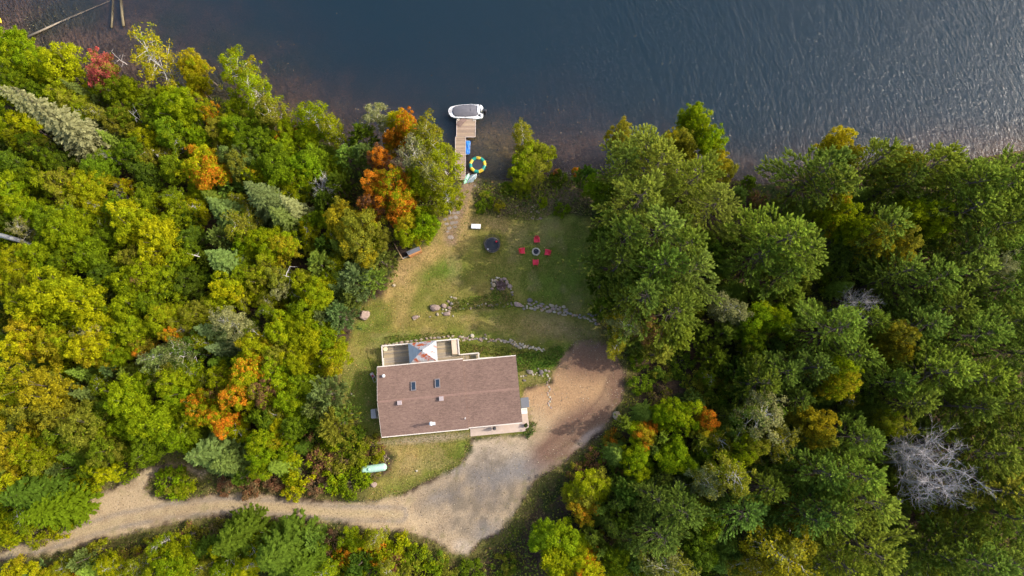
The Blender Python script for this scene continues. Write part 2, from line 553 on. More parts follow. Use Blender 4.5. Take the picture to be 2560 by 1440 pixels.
grav = mixc(grav, (0.150, 0.086, 0.060), redd * (0.75 + 0.25 * n_mid))
tr1 = np.array([at(*p, 0)[:2] for p in [(1555, 940), (1545, 985), (1500, 1040), (1440, 1090), (1380, 1140)]])
tr2 = np.array([at(*p, 0)[:2] for p in [(1525, 940), (1505, 990), (1465, 1035), (1400, 1085), (1345, 1130)]])
for tr in (tr1, tr2):
    td = seg_dist(np.stack([fx_, fy_], 1), tr, False)
    grav = mixc(grav, (0.12, 0.070, 0.05), np.exp(-(td / 0.24) ** 2) * 0.5)
grav = mixc(grav, (0.38, 0.29, 0.225), blob(1475, 1090, 46, 9, -0.65, 0.5, 0.5, 47) * 0.85)
grav = mixc(grav, (0.36, 0.29, 0.22), blob(1160, 1368, 24, 16, 0.4, 0.5, 0.4, 48) * 0.8)
grav = mixc(grav, (0.14, 0.13, 0.04), np.clip((n_hi - 0.62) * 8, 0, 1) * np.clip((40 - sd_drive) / 40, 0, 1) * 0.7)
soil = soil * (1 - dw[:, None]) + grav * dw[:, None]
# wash of dry earth beside the house
soil = mixc(soil, (0.30, 0.235, 0.16), blob(1060, 1098, 110, 9, -0.09, 0.5, 0.3, 50) * 0.8)
# shore stones and the lake bed
bed = np.tile(np.array([0.105, 0.070, 0.048]), (len(fx_), 1))
bed = mixc(bed, (0.155, 0.098, 0.066), np.clip((n_mid - 0.45) * 5, 0, 1))
bed = mixc(bed, (0.06, 0.062, 0.03), np.clip((n_lo - 0.5) * 6, 0, 1) * 0.7)
bed = mixc(bed, (0.36, 0.26, 0.10), blob(1235, 350, 65, 55, 0, 0.5, 0.3, 52) * 0.9)
bed = mixc(bed, (0.17, 0.105, 0.07), blob(1430, 365, 110, 30, 0, 0.5, 0.3, 53) * 0.8)
bw = np.clip((0.35 - fd + (n_hi - .5) * 0.8) / 0.8, 0, 1)
soil = soil * (1 - bw[:, None]) + bed * bw[:, None]

ii = (np.arange(nyg - 1)[:, None] * nxg + np.arange(nxg - 1)[None]).ravel()
quads = np.stack([ii, ii + 1, ii + nxg + 1, ii + nxg], 1)
avg = lambda a: a[quads].mean(1)
q_bed, q_drv, q_lawn = avg(fd) < 0, avg(dw) > 0.5, avg(lw) > 0.5
zone = np.where(q_bed, 0, np.where(q_drv, 1, np.where(q_lawn, 2, 3)))

def grid_mesh(name, V, Q, colr, smooth=True):
    used = np.unique(Q)
    mp = np.zeros(len(V), np.int64); mp[used] = np.arange(len(used))
    v, q = V[used], mp[Q]
    me = bpy.data.meshes.new(name)
    me.vertices.add(len(v)); me.vertices.foreach_set("co", v.astype(np.float32).ravel())
    me.loops.add(q.size); me.loops.foreach_set("vertex_index", q.astype(np.int32).ravel())
    me.polygons.add(len(q)); me.polygons.foreach_set("loop_start", np.arange(0, q.size, 4, dtype=np.int32))
    me.polygons.foreach_set("use_smooth", np.full(len(q), smooth))
    a = me.attributes.new("soil", 'FLOAT_COLOR', 'POINT')
    a.data.foreach_set("color", np.concatenate([colr[used], np.ones((len(used), 1))], 1).astype(np.float32).ravel())
    me.update(calc_edges=True)
    return me

GV = np.stack([fx_, fy_, fz_], 1)
M_floor = mat_ground("leaf_litter", 4.0, 0.6, 0.6, 5)
M_lawn = mat_ground("turf", 5.0, 0.45, 0.7, 7, speck=((0.34, 0.27, 0.10), 2.6, 0.05))
M_drive = mat_ground("gravel", 6.0, 0.36, 0.5, 10, speck=((0.50, 0.42, 0.32), 2.2, 0.05))
M_bed = mat_ground("lake_bottom", 3.0, 0.55, 0.3, 4, speck=((0.30, 0.25, 0.15), 0.9, 0.05))
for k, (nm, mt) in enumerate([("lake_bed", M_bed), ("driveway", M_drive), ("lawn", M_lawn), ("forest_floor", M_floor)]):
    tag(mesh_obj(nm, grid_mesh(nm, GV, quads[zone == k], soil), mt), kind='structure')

# ---- lake water: a closed body of clear, peat-stained water under a rippled surface
def mat_water():
    m, nt, out = mat_new("lake_water")
    L = nt.links.new
    tc = N(nt, "ShaderNodeTexCoord")
    hs = []
    for lx, ly, th, w in ((.95, .34, -56, 1.0), (.46, .2, -46, .5), (2.4, .95, -66, .9), (14.0, 7.0, -40, 1.6)):
        mp = N(nt, "ShaderNodeMapping", vector_type='TEXTURE')
        mp.inputs["Rotation"].default_value = (0, 0, RAD(th))
        mp.inputs["Scale"].default_value = (lx, ly, 1)
        L(tc.outputs["Object"], mp.inputs["Vector"])
        no = N(nt, "ShaderNodeTexNoise")
        no.inputs["Scale"].default_value = 1.0
        no.inputs["Detail"].default_value = 3
        no.inputs["Distortion"].default_value = 0.4
        L(mp.outputs[0], no.inputs["Vector"])
        mu = N(nt, "ShaderNodeMath", operation='MULTIPLY'); mu.inputs[1].default_value = w
        L(no.outputs["Fac"], mu.inputs[0])
        hs.append(mu.outputs[0])
    ad = N(nt, "ShaderNodeMath", operation='ADD'); L(hs[0], ad.inputs[0]); L(hs[1], ad.inputs[1])
    a2 = N(nt, "ShaderNodeMath", operation='ADD'); L(ad.outputs[0], a2.inputs[0]); L(hs[2], a2.inputs[1])
    a3 = N(nt, "ShaderNodeMath", operation='ADD'); L(a2.outputs[0], a3.inputs[0]); L(hs[3], a3.inputs[1])
    a2 = a3
    bp = N(nt, "ShaderNodeBump")
    bp.inputs["Strength"].default_value = 1.0
    bp.inputs["Distance"].default_value = WAVE
    L(a2.outputs[0], bp.inputs["Height"])
    fr = N(nt, "ShaderNodeFresnel"); fr.inputs["IOR"].default_value = 1.33
    L(bp.outputs[0], fr.inputs["Normal"])
    gl = N(nt, "ShaderNodeBsdfGlossy"); gl.inputs["Roughness"].default_value = 0.25
    L(bp.outputs[0], gl.inputs["Normal"])
    tr = N(nt, "ShaderNodeBsdfTransparent")
    ms = N(nt, "ShaderNodeMixShader")
    L(fr.outputs[0], ms.inputs[0]); L(tr.outputs[0], ms.inputs[1]); L(gl.outputs[0], ms.inputs[2])
    L(ms.outputs[0], out.inputs["Surface"])
    va = N(nt, "ShaderNodeVolumeAbsorption")
    va.inputs["Color"].default_value = (0.34, 0.48, 0.50, 1)
    va.inputs["Density"].default_value = 0.34
    sc = N(nt, "ShaderNodeVolumeScatter")
    sc.inputs["Color"].default_value = (0.16, 0.50, 0.95, 1)
    sc.inputs["Density"].default_value = 0.30
    sc.inputs["Anisotropy"].default_value = 0.0
    av = N(nt, "ShaderNodeAddShader")
    L(va.outputs[0], av.inputs[0]); L(sc.outputs[0], av.inputs[1])
    L(av.outputs[0], out.inputs["Volume"])
    return m
WAVE = 0.16
wb = MB()
wb.box((0, 380, WATER_Z - 30), (1780, 1000, 60))
water = tag(wb.build("lake_water", mat_water()), kind='structure')

# ================================================================ HOUSE
EAVE = 2.9
cn = [at(942.6, 918.7, EAVE), at(1288.5, 889.0, EAVE), at(1306, 1055, EAVE), at(954.6, 1092.7, EAVE)]   # NW NE SE SW
hc = sum(cn) / 4
hux = (cn[1] - cn[0]) + (cn[2] - cn[3])
HRZ = math.atan2(hux[1], hux[0])
HL = (np.linalg.norm(cn[1] - cn[0]) + np.linalg.norm(cn[2] - cn[3])) / 2
HW = (np.linalg.norm(cn[0] - cn[3]) + np.linalg.norm(cn[1] - cn[2])) / 2
HO = np.array((hc[0], hc[1], 0.0))
def loc(px, py, z):
    p = at(px, py, z) - HO
    c, s = math.cos(-HRZ), math.sin(-HRZ)
    return np.array((p[0] * c - p[1] * s, p[0] * s + p[1] * c, z))

def mat_shingle():
    m, nt, out = mat_new("brown_shingles")
    L = nt.links.new
    tc = N(nt, "ShaderNodeTexCoord")
    br = N(nt, "ShaderNodeTexBrick")
    br.inputs["Color1"].default_value = (0.166, 0.106, 0.081, 1)
    br.inputs["Color2"].default_value = (0.204, 0.131, 0.099, 1)
    br.inputs["Mortar"].default_value = (0.16, 0.10, 0.085, 1)
    br.inputs["Scale"].default_value = 1.0
    br.inputs["Mortar Size"].default_value = 0.008
    br.inputs["Bias"].default_value = -0.1
    br.inputs["Brick Width"].default_value = 0.33
    br.inputs["Row Height"].default_value = 0.145
    L(tc.outputs["Object"], br.inputs["Vector"])
    last = br.outputs["Color"]
    for sc, lo, hi, st in ((0.35, 0.90, 1.08, (1, 1, 1)), (3.2, 0.88, 1.13, (0.5, 1.8, 1)), (9.0, 0.8, 1.22, (0.6, 1.3, 1))):
        mp = N(nt, "ShaderNodeMapping"); mp.inputs["Scale"].default_value = st
        L(tc.outputs["Object"], mp.inputs["Vector"])
        no = N(nt, "ShaderNodeTexNoise"); no.inputs["Scale"].default_value = sc; no.inputs["Detail"].default_value = 4
        L(mp.outputs[0], no.inputs["Vector"])
        mr = N(nt, "ShaderNodeMapRange")
        mr.inputs["From Min"].default_value = 0.3; mr.inputs["From Max"].default_value = 0.7
        mr.inputs["To Min"].default_value = lo; mr.inputs["To Max"].default_value = hi
        L(no.outputs["Fac"], mr.inputs["Value"])
        mx = N(nt, "ShaderNodeMix", data_type='RGBA', blend_type='MULTIPLY'); mx.inputs["Factor"].default_value = 1
        L(last, mx.inputs["A"]); L(mr.outputs[0], mx.inputs["B"])
        last = mx.outputs["Result"]
    vo = N(nt, "ShaderNodeTexVoronoi"); vo.inputs["Scale"].default_value = 3.6
    L(tc.outputs["Object"], vo.inputs["Vector"])
    rp = ramp(nt, [(0.0, 0.75), (0.17, 0.0)])
    L(vo.outputs["Distance"], rp.inputs["Fac"])
    m2 = N(nt, "ShaderNodeMix", data_type='RGBA')
    L(rp.outputs["Color"], m2.inputs["Factor"]); L(last, m2.inputs["A"])
    m2.inputs["B"].default_value = (0.36, 0.24, 0.14, 1)
    b = N(nt, "ShaderNodeBsdfPrincipled"); b.inputs["Roughness"].default_value = 0.95
    b.inputs["Specular IOR Level"].default_value = 0.15
    L(m2.outputs["Result"], b.inputs["Base Color"])
    L(b.outputs[0], out.inputs["Surface"])
    return m

def mat_glass(name, col):
    m, nt, out = mat_new(name)
    b = N(nt, "ShaderNodeBsdfPrincipled")
    b.inputs["Base Color"].default_value = (*col, 1)
    b.inputs["Roughness"].default_value = 0.05
    nt.links.new(b.outputs[0], out.inputs["Surface"])
    return m

SHINGLE = mat_shingle()
CREAM = mat_plain("cream_paint", (0.62, 0.55, 0.47), 0.6, 0.12, 4)
SIDING = mat_plain("tan_siding", (0.42, 0.36, 0.29), 0.7, 0.12, 3, stretch=(1, 1, 8))
DARKGLASS = mat_glass("window_glass", (0.02, 0.03, 0.045))
FRAME = mat_plain("grey_frame", (0.21, 0.18, 0.175), 0.5, 0.1)
VENTM = mat_plain("pale_vent_metal", (0.34, 0.275, 0.265), 0.5, 0.15)
WHITE = mat_plain("white_paint", (0.78, 0.77, 0.74), 0.45, 0.08, 4)
GALV = mat_plain("galvanised_pipe", (0.62, 0.61, 0.58), 0.4, 0.15, 6, metal=0.3)
WOODT = mat_plain("weathered_deck_wood", (0.36, 0.28, 0.185), 0.85, 0.35, 3, stretch=(0.5, 9, 9), use_obj=True)
WOODY = mat_plain("weathered_deck_wood_across", (0.36, 0.28, 0.185), 0.85, 0.35, 3, stretch=(9, 0.5, 9), use_obj=True)
ORANGEWOOD = mat_plain("orange_stained_wood", (0.52, 0.24, 0.09), 0.75, 0.2, 4, stretch=(1, 6, 6))
CONC = mat_plain("pinkish_concrete", (0.46, 0.36, 0.29), 0.9, 0.14, 1.6, bump=0.15, bscale=12, stain=((0.46, 0.35, 0.27), 0.8, 0.58))
GREYROOF = mat_plain("grey_shingles", (0.145, 0.15, 0.165), 0.9, 0.25, 9, stretch=(1, 5, 1))
DARKM = mat_plain("black_plastic", (0.018, 0.019, 0.022), 0.5, 0.2, 5)
IRON = mat_plain("dark_metal", (0.06, 0.055, 0.05), 0.5, 0.3, 5)

house = thing("house", "single-storey lake house with a brown shingled gable roof", "house", HO, HRZ)
XW, XE = -HL / 2, HL / 2
XS = (loc(1155, 900, EAVE)[0] + loc(1174, 1073, EAVE)[0]) / 2
yN1, yN2, yS1, yS2 = HW / 2 + 0.10, HW / 2 - 0.13, -HW / 2 - 0.07, -HW / 2 + 0.05
RZ1, RZ2 = 4.22, 4.10
def roof_slope(name, x0, x1, yr, ye, zr, ze):
    """one slope of overlapping shingle courses"""
    b = MB()
    n = max(6, int(abs(ye - yr) / 0.145))
    pv = []
    for i in range(n):
        t0, t1 = i / n, (i + 1) / n
        for t, lift in ((t0, 0.0), (t1, 0.014)):
            pv.append((yr + (ye - yr) * t, zr + (ze - zr) * t + lift))
    pts = []
    for (y, z) in pv:
        pts += [(x0, y, z), (x1, y, z)]
    vs = [tuple(p) for p in pts]
    k = len(vs)
    vs += [(x0, ye, ze - 0.14), (x1, ye, ze - 0.14), (x0, yr, zr - 0.16), (x1, yr, zr - 0.16)]
    s = 1 if ye < yr else -1
    fs = []
    for i in range(len(pv) - 1):
        a = 2 * i
        fs.append((a, a + 2, a + 3, a + 1)[::s])
    fs.append((k - 2, k, k + 1, k - 1)[::s])
    fs.append((k, k + 2, k + 3, k + 1)[::s])
    fs.append(tuple([i for i in range(0, k, 2)] + [k, k + 2])[::-s])
    fs.append(tuple([i for i in range(1, k, 2)] + [k + 1, k + 3])[::s])
    b.add(vs, fs)
    return b.build(name, SHINGLE, house)
roof_slope("roof", XW, XS, 0, yN1, RZ1, EAVE + .02)
roof_slope("roof", XW, XS, 0, yS1, RZ1, EAVE + .02)
roof_slope("roof", XS + .003, XE, 0, yN2, RZ2, EAVE - .04)
roof_slope("roof", XS + .003, XE, 0, yS2, RZ2, EAVE - .04)
RIDGEM = mat_plain("ridge_shingles", (0.225, 0.137, 0.105), 0.95, 0.25, 5)
for (x0, x1, zr) in ((XW, XS, RZ1), (XS + .003, XE, RZ2)):
    b = MB()
    n = int((x1 - x0) / 0.3)
    for i in range(n):
        xa, xb = x0 + (x1 - x0) * i / n, x0 + (x1 - x0) * (i + 1) / n
        b.add([(xa, -.15, zr - .015), (xa, 0, zr + .03), (xa, .15, zr - .015), (xb, -.15, zr - .003), (xb, 0, zr + .042), (xb, .15, zr - .003)],
              [(0, 3, 4, 1), (1, 4, 5, 2), (0, 1, 2), (3, 5, 4)])
    o = b.build("ridge_cap", RIDGEM, house); o["kind"] = "stuff"
for (x0, x1, y, z, s) in ((XW, XS, yN1, EAVE, 1), (XS + .01, XE, yN2, EAVE - .06, 1), (XW, XS, yS1, EAVE, -1), (XS + .01, XE, yS2, EAVE - .06, -1)):
    b = MB()
    b.box(((x0 + x1) / 2, y + s * .06, z - .06), (x1 - x0, .11, .12))
    b.build("gutter", CREAM, house)
for x in (XW - .02, XE + .02):
    for s in (1, -1):
        b = MB()
        ye = (yN1 if s > 0 else yS1) if x < 0 else (yN2 if s > 0 else yS2)
        zr, ze = (RZ1, EAVE) if x < 0 else (RZ2, EAVE - .06)
        b.bar((x, 0.02 * s, zr - .09), (x, ye, ze - .07), .03, .17)
        b.build("barge_board", CREAM if x < 0 else IRON, house)
# walls with gable ends
b = MB()
wx0, wx1, wy0, wy1 = XW + .5, XE - .35, -HW / 2 + .45, HW / 2 - .55
zt = EAVE - .02
vs = [(wx0, wy0, -2.0), (wx1, wy0, -2.0), (wx1, wy1, -2.0), (wx0, wy1, -2.0), (wx0, wy0, zt), (wx1, wy0, zt), (wx1, wy1, zt), (wx0, wy1, zt),
      (wx0, 0, RZ2 - .19), (wx1, 0, RZ2 - .19)]
b.add(vs, [(0, 1, 5, 4), (1, 2, 6, 9, 5), (2, 3, 7, 6), (3, 0, 4, 8, 7)])
b.build("wall", SIDING, house)
def window(x, y, z, w, h, axis):
    f = MB()
    sz = (w, .08, h) if axis == 'y' else (.08, w, h)
    f.box((x, y, z), sz)
    fo = f.build("window", CREAM, house)
    p = MB()
    off = .045
    s = 1 if (y > 0 if axis == 'y' else x > 0) else -1
    for k in (-1, 1):
        c = (x + k * w / 4, y + s * off, z) if axis == 'y' else (x + s * off, y + k * w / 4, z)
        p = MB(); p.box(c, (w / 2 - .09, .02, h - .14) if axis == 'y' else (.02, w / 2 - .09, h - .14))
        p.build("pane", DARKGLASS, fo)
for x in (-6.2, -2.6, 1.2): window(x, wy1 + .03, 1.55, 1.8, 1.3, 'y')
for x in (-6, -1.5): window(x, wy0 - .03, 1.7, 1.5, 1.0, 'y')
window(wx0 - .03, -1.8, 1.6, 1.2, 1.1, 'x'); window(wx0 - .03, 2.0, 1.6, 1.2, 1.1, 'x')
dr = MB(); dr.box((4.2, wy0 - .03, 1.03), (0.95, .07, 2.05))
do = dr.build("door", CREAM, house)
hd = MB(); hd.lathe([(.03, 0), (.035, .03), (.02, .06)], 8, M=Matrix.Translation((4.55, wy0 - .06, 1.0)) @ Matrix.Rotation(RAD(90), 4, 'X'))
hd.build("handle", IRON, do)

def roofz(x, y):
    ye = (yN1 if y > 0 else yS1) if x < XS else (yN2 if y > 0 else yS2)
    zr = RZ1 if x < XS else RZ2
    return zr + (EAVE - zr) * abs(y) / abs(ye)
def on_roof(px, py):
    z = 3.5
    for _ in range(5):
        p = loc(px, py, z); z = roofz(p[0], p[1])
    return (p[0], p[1], z)
pitch = math.atan2(RZ1 - EAVE, HW / 2)
for (px, py) in ((1034, 966), (1094, 959)):
    x, y, z = on_roof(px, py)
    f = MB()
    M = Matrix.Translation((x, y, z)) @ Matrix.Rotation(-pitch, 4, 'X')
    w, l, h, t = .66, 1.2, .2, .09
    for c, s in (((-(w - t) / 2, 0, h / 2), (t, l, h)), (((w - t) / 2, 0, h / 2), (t, l, h)), ((0, (l - t) / 2, h / 2), (w - 2 * t, t, h)), ((0, -(l - t) / 2, h / 2), (w - 2 * t, t, h))):
        q = MB().box(c, s); f.add(q.v, q.f, M)
    fo = f.build("skylight", FRAME, house)
    q = MB().box((0, 0, .14), (w - 2 * t - .01, l - 2 * t - .01, .03))
    p = MB().add(q.v, q.f, M)
    p.build("pane", mat_glass("skylight_glass", (0.02, 0.035, 0.055)), fo)
for (px, py) in ((1000, 1007), (1104, 996.5)):
    x, y, z = on_roof(px, py)
    b = MB()
    b.box((x, y, z + .16), (.5, .5, .4), taper=.92)
    b.box((x, y, z + .40), (.58, .56, .07))
    b.build("roof_vent", VENTM, house, bevel=.02)
x, y, z = on_roof(960, 940)
MB().lathe([(.13, -.1), (.13, .30), (.22, .32), (.22, .40), (.16, .50), (.06, .55)], 14, (x, y, z)).build("vent_hood", WHITE, house, smooth=True)
x, y, z = on_roof(1083, 1058)
ch = MB().lathe([(.14, -.1), (.14, 1.75)], 14, (x - .06, y + .02, z)).build("chimney_pipe", GALV, house)
MB().lathe([(.14, 1.74), (.25, 1.78), (.25, 1.84), (.20, 1.92), (.25, 1.96), (.10, 2.08), (.02, 2.6)], 14, (x - .06, y + .02, z)).build("chimney_cap", WHITE, ch)
MB().box((x + .05, y - .05, z + .05), (.46, .42, .06), rx=pitch * 1.0).build("flashing", GALV, ch)
x, y, z = on_roof(1163, 1047)
MB().tube([(x, y, z - .1), (x, y, z + .45), (x + .06, y + .16, z + .62)], .045, 8).build("vent_pipe", WHITE, house)

# side porch roof and gate on the right hand wall
p = [loc(*q, 2.3) for q in ((1301, 995), (1321, 992.5), (1323.5, 1017.5), (1303.5, 1021))]
pr = thing("porch_roof", "small grey shingled canopy over the side entrance of the house", "canopy", HO, HRZ)
b = MB()
b.add([tuple(q) for q in p] + [(q[0], q[1], q[2] - .12) for q in p], [(3, 2, 1, 0), (4, 5, 6, 7), (0, 1, 5, 4), (1, 2, 6, 5), (2, 3, 7, 6), (3, 0, 4, 7)])
b.build("roof", GREYROOF, pr)
for q in (p[1], p[2]):
    b = MB(); b.box((q[0] - .12, q[1] + (.12 if q is p[2] else -.12), (2.18 + hz(*(HO[:2])) - .3) / 2), (.1, .1, 2.5)); b.build("post", CREAM, pr)
g = loc(1310.5, 1027, 0.1)
cr = thing("lattice_gate", "white slatted landing rack below the grey side canopy", "rack", HO, HRZ)
b = MB()
for c, s in (((0, .31, .9), (.76, .07, .07)), ((0, -.31, .9), (.76, .07, .07)), ((-.345, 0, .9), (.07, .55, .07)), ((.345, 0, .9), (.07, .55, .07))):
    b.box((g[0] + c[0], g[1] + c[1], c[2]), s)
b.build("frame", WHITE, cr)
for k in range(6):
    MB().box((g[0] - .25 + .1 * k, g[1], .885), (.05, .55, .04)).build("slat", WHITE, cr)
for sx in (-.34, .34):
    for sy in (-.3, .3):
        MB().box((g[0] + sx, g[1] + sy, .43), (.06, .06, .86)).build("leg", WHITE, cr)

# concrete patio along the front
pp = [loc(*q, .09) for q in ((1175, 1066), (1176.5, 1091), (1310, 1078.5), (1309, 1050), (1303, 1026), (1318, 1026), (1323, 1066), (1316, 1076), (1311, 1079))]
pat = MB()
ol = [pp[1], pp[2], pp[7], pp[6], pp[5], pp[4], pp[3] - np.array((.5, 0, 0)), pp[0]]
pat.prism([(q[0], q[1]) for q in ol], -.35, .10)
po = pat.build("patio_slab", CONC, None, loc=HO); po.rotation_euler = (0, 0, HRZ)
tag(po, kind='structure')

# ================================================================ DECK WITH GAZEBO
deck = thing("wooden_deck", "raised weathered wooden deck along the lake side of the house", "deck", HO, HRZ)
DZ = 0.35
RT = 1.30
rN0, rN1 = loc(954.5, 866.5, RT), loc(1145, 846, RT)
xa, xb = rN0[0], rN1[0]
yT = (rN0[1] + rN1[1]) / 2
lE = loc(1196, 882, RT); xc, yM = lE[0], loc(1175, 884, RT)[1]
yH = wy1 + .02
def board_col():
    k = random.uniform(.82, 1.18)
    c = random.choice([(0.34, 0.275, 0.19), (0.37, 0.29, 0.185), (0.31, 0.26, 0.20), (0.40, 0.31, 0.19)])
    return (c[0] * k, c[1] * k, c[2] * k, 1)
nb = int((yT - yH) / .15)
bw = (yT - yH) / nb
for i in range(nb):
    y = yH + bw * (i + .5)
    x1 = xb if y > yM else loc(1150, 884, DZ)[0] + .1
    MB().box(((xa + x1) / 2, y, DZ - .02 + random.uniform(-.004, .004)), (x1 - xa, bw - .022, .04)).build("deck_board", WOODT, deck, color=board_col())
xs0 = loc(1150, 884, DZ)[0] + .12; xs1 = loc(1172, 884, DZ)[0]
ns = 9
for i in range(ns):
    w = (xs1 - xs0) / ns
    MB().box((xs0 + w * (i + .5), (yH + yM) / 2, DZ - .035), (w - .02, yM - yH, .04)).build("deck_board", WOODY, deck, color=board_col())
nl = int((yM - yH) / .15)
for i in range(nl):
    y = yH + (yM - yH) / nl * (i + .5)
    MB().box(((xs1 + xc) / 2 + .05, y, DZ - .28), (xc - xs1 - .1, (yM - yH) / nl - .02, .04)).build("deck_board", WOODT, deck, color=board_col())
MB().box((xs1 + .02, (yH + yM) / 2, DZ - .17), (.05, yM - yH - .05, .2)).build("step_riser", WOODY, deck, color=(.2, .14, .09, 1))
# rails: cream caps, closed board panels, posts
def rail(a, b_, panel=True, gap=None, zc=RT):
    d = Vector((b_[0] - a[0], b_[1] - a[1], 0)); Ld = d.length
    MB().bar((a[0], a[1], zc), (b_[0], b_[1], zc), .15, .05).build("rail_cap", CREAM, deck)
    n = max(1, round(Ld / 1.5))
    for i in range(n):
        t0, t1 = (i + .06) / n, (i + .94) / n
        if panel and not (gap and i in gap):
            q0, q1 = Vector((a[0], a[1], 0)) + d * t0, Vector((a[0], a[1], 0)) + d * t1
            z0 = DZ + .08
            MB().bar((q0.x, q0.y, (z0 + zc - .08) / 2), (q1.x, q1.y, (z0 + zc - .08) / 2), .03, zc - .10 - z0).build("rail_panel", CREAM, deck)
    for i in range(n + 1):
        q = Vector((a[0], a[1], 0)) + d * (i / n)
        MB().box((q.x, q.y, (zc - .03 - 2.6) / 2), (.11, .11, zc - .03 + 2.6)).build("post", CREAM, deck)
rail((xa, yH + .2), (xa, yT), gap=(1,))
rail((xa, yT), (xb, yT))
rail((xb, yM), (xb, yT))
rail((xb + .1, yM), (xc, yM), zc=1.12)
rail((xc, yH + .5), (xc, yM - .05), zc=1.12)
# ramp rail running along the wall to the right
e0, e1 = loc(1198, 896, .95), loc(1232, 893, .75)
MB().bar(tuple(e0), tuple(e1), .12, .05).build("rail_cap", CREAM, deck)
for t in (0.05, .5, .97):
    q = e0 * (1 - t) + e1 * t
    MB().box((q[0], q[1], (q[2] - 2.2) / 2 - .02), (.09, .09, q[2] + 2.2)).build("post", CREAM, deck)
# things standing on the deck
t0 = loc(963.5, 872.5, DZ + .7)
tb = thing("round_table", "small round cream table in the left corner of the deck", "table", HO, HRZ)
MB().lathe([(.28, .66), (.31, .68), (.31, .71), (.28, .72)], 20, (t0[0], t0[1], DZ)).build("tabletop", mat_plain("cream_top", (.62, .53, .33), .5, .1), tb)
for k in range(3):
    a = k * 2.1
    MB().bar((t0[0] + .1 * math.cos(a), t0[1] + .1 * math.sin(a), DZ + .66), (t0[0] + .27 * math.cos(a), t0[1] + .27 * math.sin(a), DZ), .04, .04).build("leg", IRON, tb)
q = loc(1136.5, 867, DZ + .8)
bn = thing("deck_box", "long pale peach storage box against the right deck rail", "storage box", HO, HRZ)
bl = loc(1136, 850, DZ + .8)[1] - loc(1137, 886, DZ + .8)[1]
PEACH = mat_plain("peach_boards", (.60, .44, .31), .7, .1, 3)
bwid = max(.7, xb - .12 - (loc(1129.5, 867, DZ + .8)[0]))
MB().box((xb - .1 - bwid / 2, q[1], DZ + .36), (bwid, bl, .72)).build("body", PEACH, bn, bevel=.02)
MB().box((xb - .1 - bwid / 2, q[1], DZ + .775), (bwid + .06, bl + .06, .07)).build("lid", PEACH, bn, bevel=.02)

gz = thing("gazebo", "deck gazebo with a rusty grey metal pyramid roof", "gazebo", HO, HRZ)
def mat_rust(name, col, amt, seed):
    return mat_plain(name, col, .6, .22, 2.5, metal=.1, stain=((0.36, 0.085, 0.03), 1.5, amt), stretch=(3, .6, 1), spec=.25)
GZ = 2.30
g4 = [loc(*q, GZ) for q in ((1020.5, 859.5), (1091, 849.5), (1094, 903.5), (1023.5, 908.5))]
gx0, gx1 = (g4[0][0] + g4[3][0]) / 2, (g4[1][0] + g4[2][0]) / 2
gy1 = (g4[0][1] + g4[1][1]) / 2
gy0 = yN1 + .05
apx = ((gx0 + gx1) / 2, (gy0 + gy1) / 2 + .15, 3.45)
c4 = [(gx0, gy1, GZ), (gx1, gy1, GZ), (gx1, gy0, GZ), (gx0, gy0, GZ)]
sheet = [(.34, .35, .36), (.34, .34, .345), (.38, .37, .37), (.27, .32, .36)]
rusts = [.46, .56, .49, .66]
for k in range(4):
    A, B = Vector(c4[k]), Vector(c4[(k + 1) % 4])
    P = Vector(apx)
    up = Vector((0, 0, .03))
    b = MB()
    nseg = 8
    vs, fs = [], []
    for i in range(nseg + 1):                       # ribbed sheet: seams stand proud
        e = A.lerp(B, i / nseg)
        for t in (0, .33, .66, .985):
            p = e.lerp(P, t)
            vs.append(p)
    for i in range(nseg):
        for j in range(3):
            a = i * 4 + j
            fs.append((a, a + 1, a + 5, a + 4))
    n0 = len(vs)
    vs += [A - up, B - up, P - up]
    fs.append((n0, n0 + 1, n0 + 2))
    b.add(vs, fs)
    for i in range(1, nseg):
        e = A.lerp(B, i / nseg)
        top = (A.lerp(P, .5) if i < nseg / 2 else B.lerp(P, .5))
        t = 1 - abs(i - nseg / 2) / (nseg / 2)
        m_ = A.lerp(B, .5)
        tgt = e + (P - m_) * max(.08, t * .95)
        b.bar(tuple(e + up * .4), tuple(tgt + up * .4), .03, .025)
    o = b.build("roof_panel", mat_rust("metal_sheet", sheet[k], rusts[k], k), gz)
for (x, y) in ((gx0 + .12, gy1 - .12), (gx1 - .12, gy1 - .12), (gx0 + .12, gy0 + .12), (gx1 - .12, gy0 + .12)):
    MB().box((x, y, (GZ + DZ) / 2 - .02), (.1, .1, GZ - DZ - .02)).build("post", IRON, gz)
MB().lathe([(.12, -.03), (.1, .05), (.02, .16)], 8, apx).build("finial", IRON, gz)

# ---- around the house
def place(px, py, lift=0.0):
    return ground(px, py, lift)

u = place(1236.5, 1071); u[2] = .10
um = thing("patio_umbrella", "closed dark grey patio umbrella on the concrete slab", "umbrella", u)
MB().lathe([(.24, 0), (.24, .05), (.07, .09), (.05, .12)], 14).build("base", IRON, um)
MB().lathe([(.022, .1), (.022, 2.0)], 8).build("pole", GALV, um)
cvs = []
for i, (r, z) in enumerate([(.06, .62), (.22, .68), (.20, .95), (.14, 1.4), (.07, 1.85), (.015, 2.08)]):
    cvs.append((r, z))
b = MB(); b.lathe(cvs, 16)
b.v = [(x * (1 + .16 * math.cos(8 * math.atan2(y, x))), y * (1 + .16 * math.cos(8 * math.atan2(y, x))), z) for x, y, z in b.v]
um.scale = (1, 1, .72)
b.build("canopy", mat_plain("grey_canvas", (.10, .10, .105), .9, .2), um)

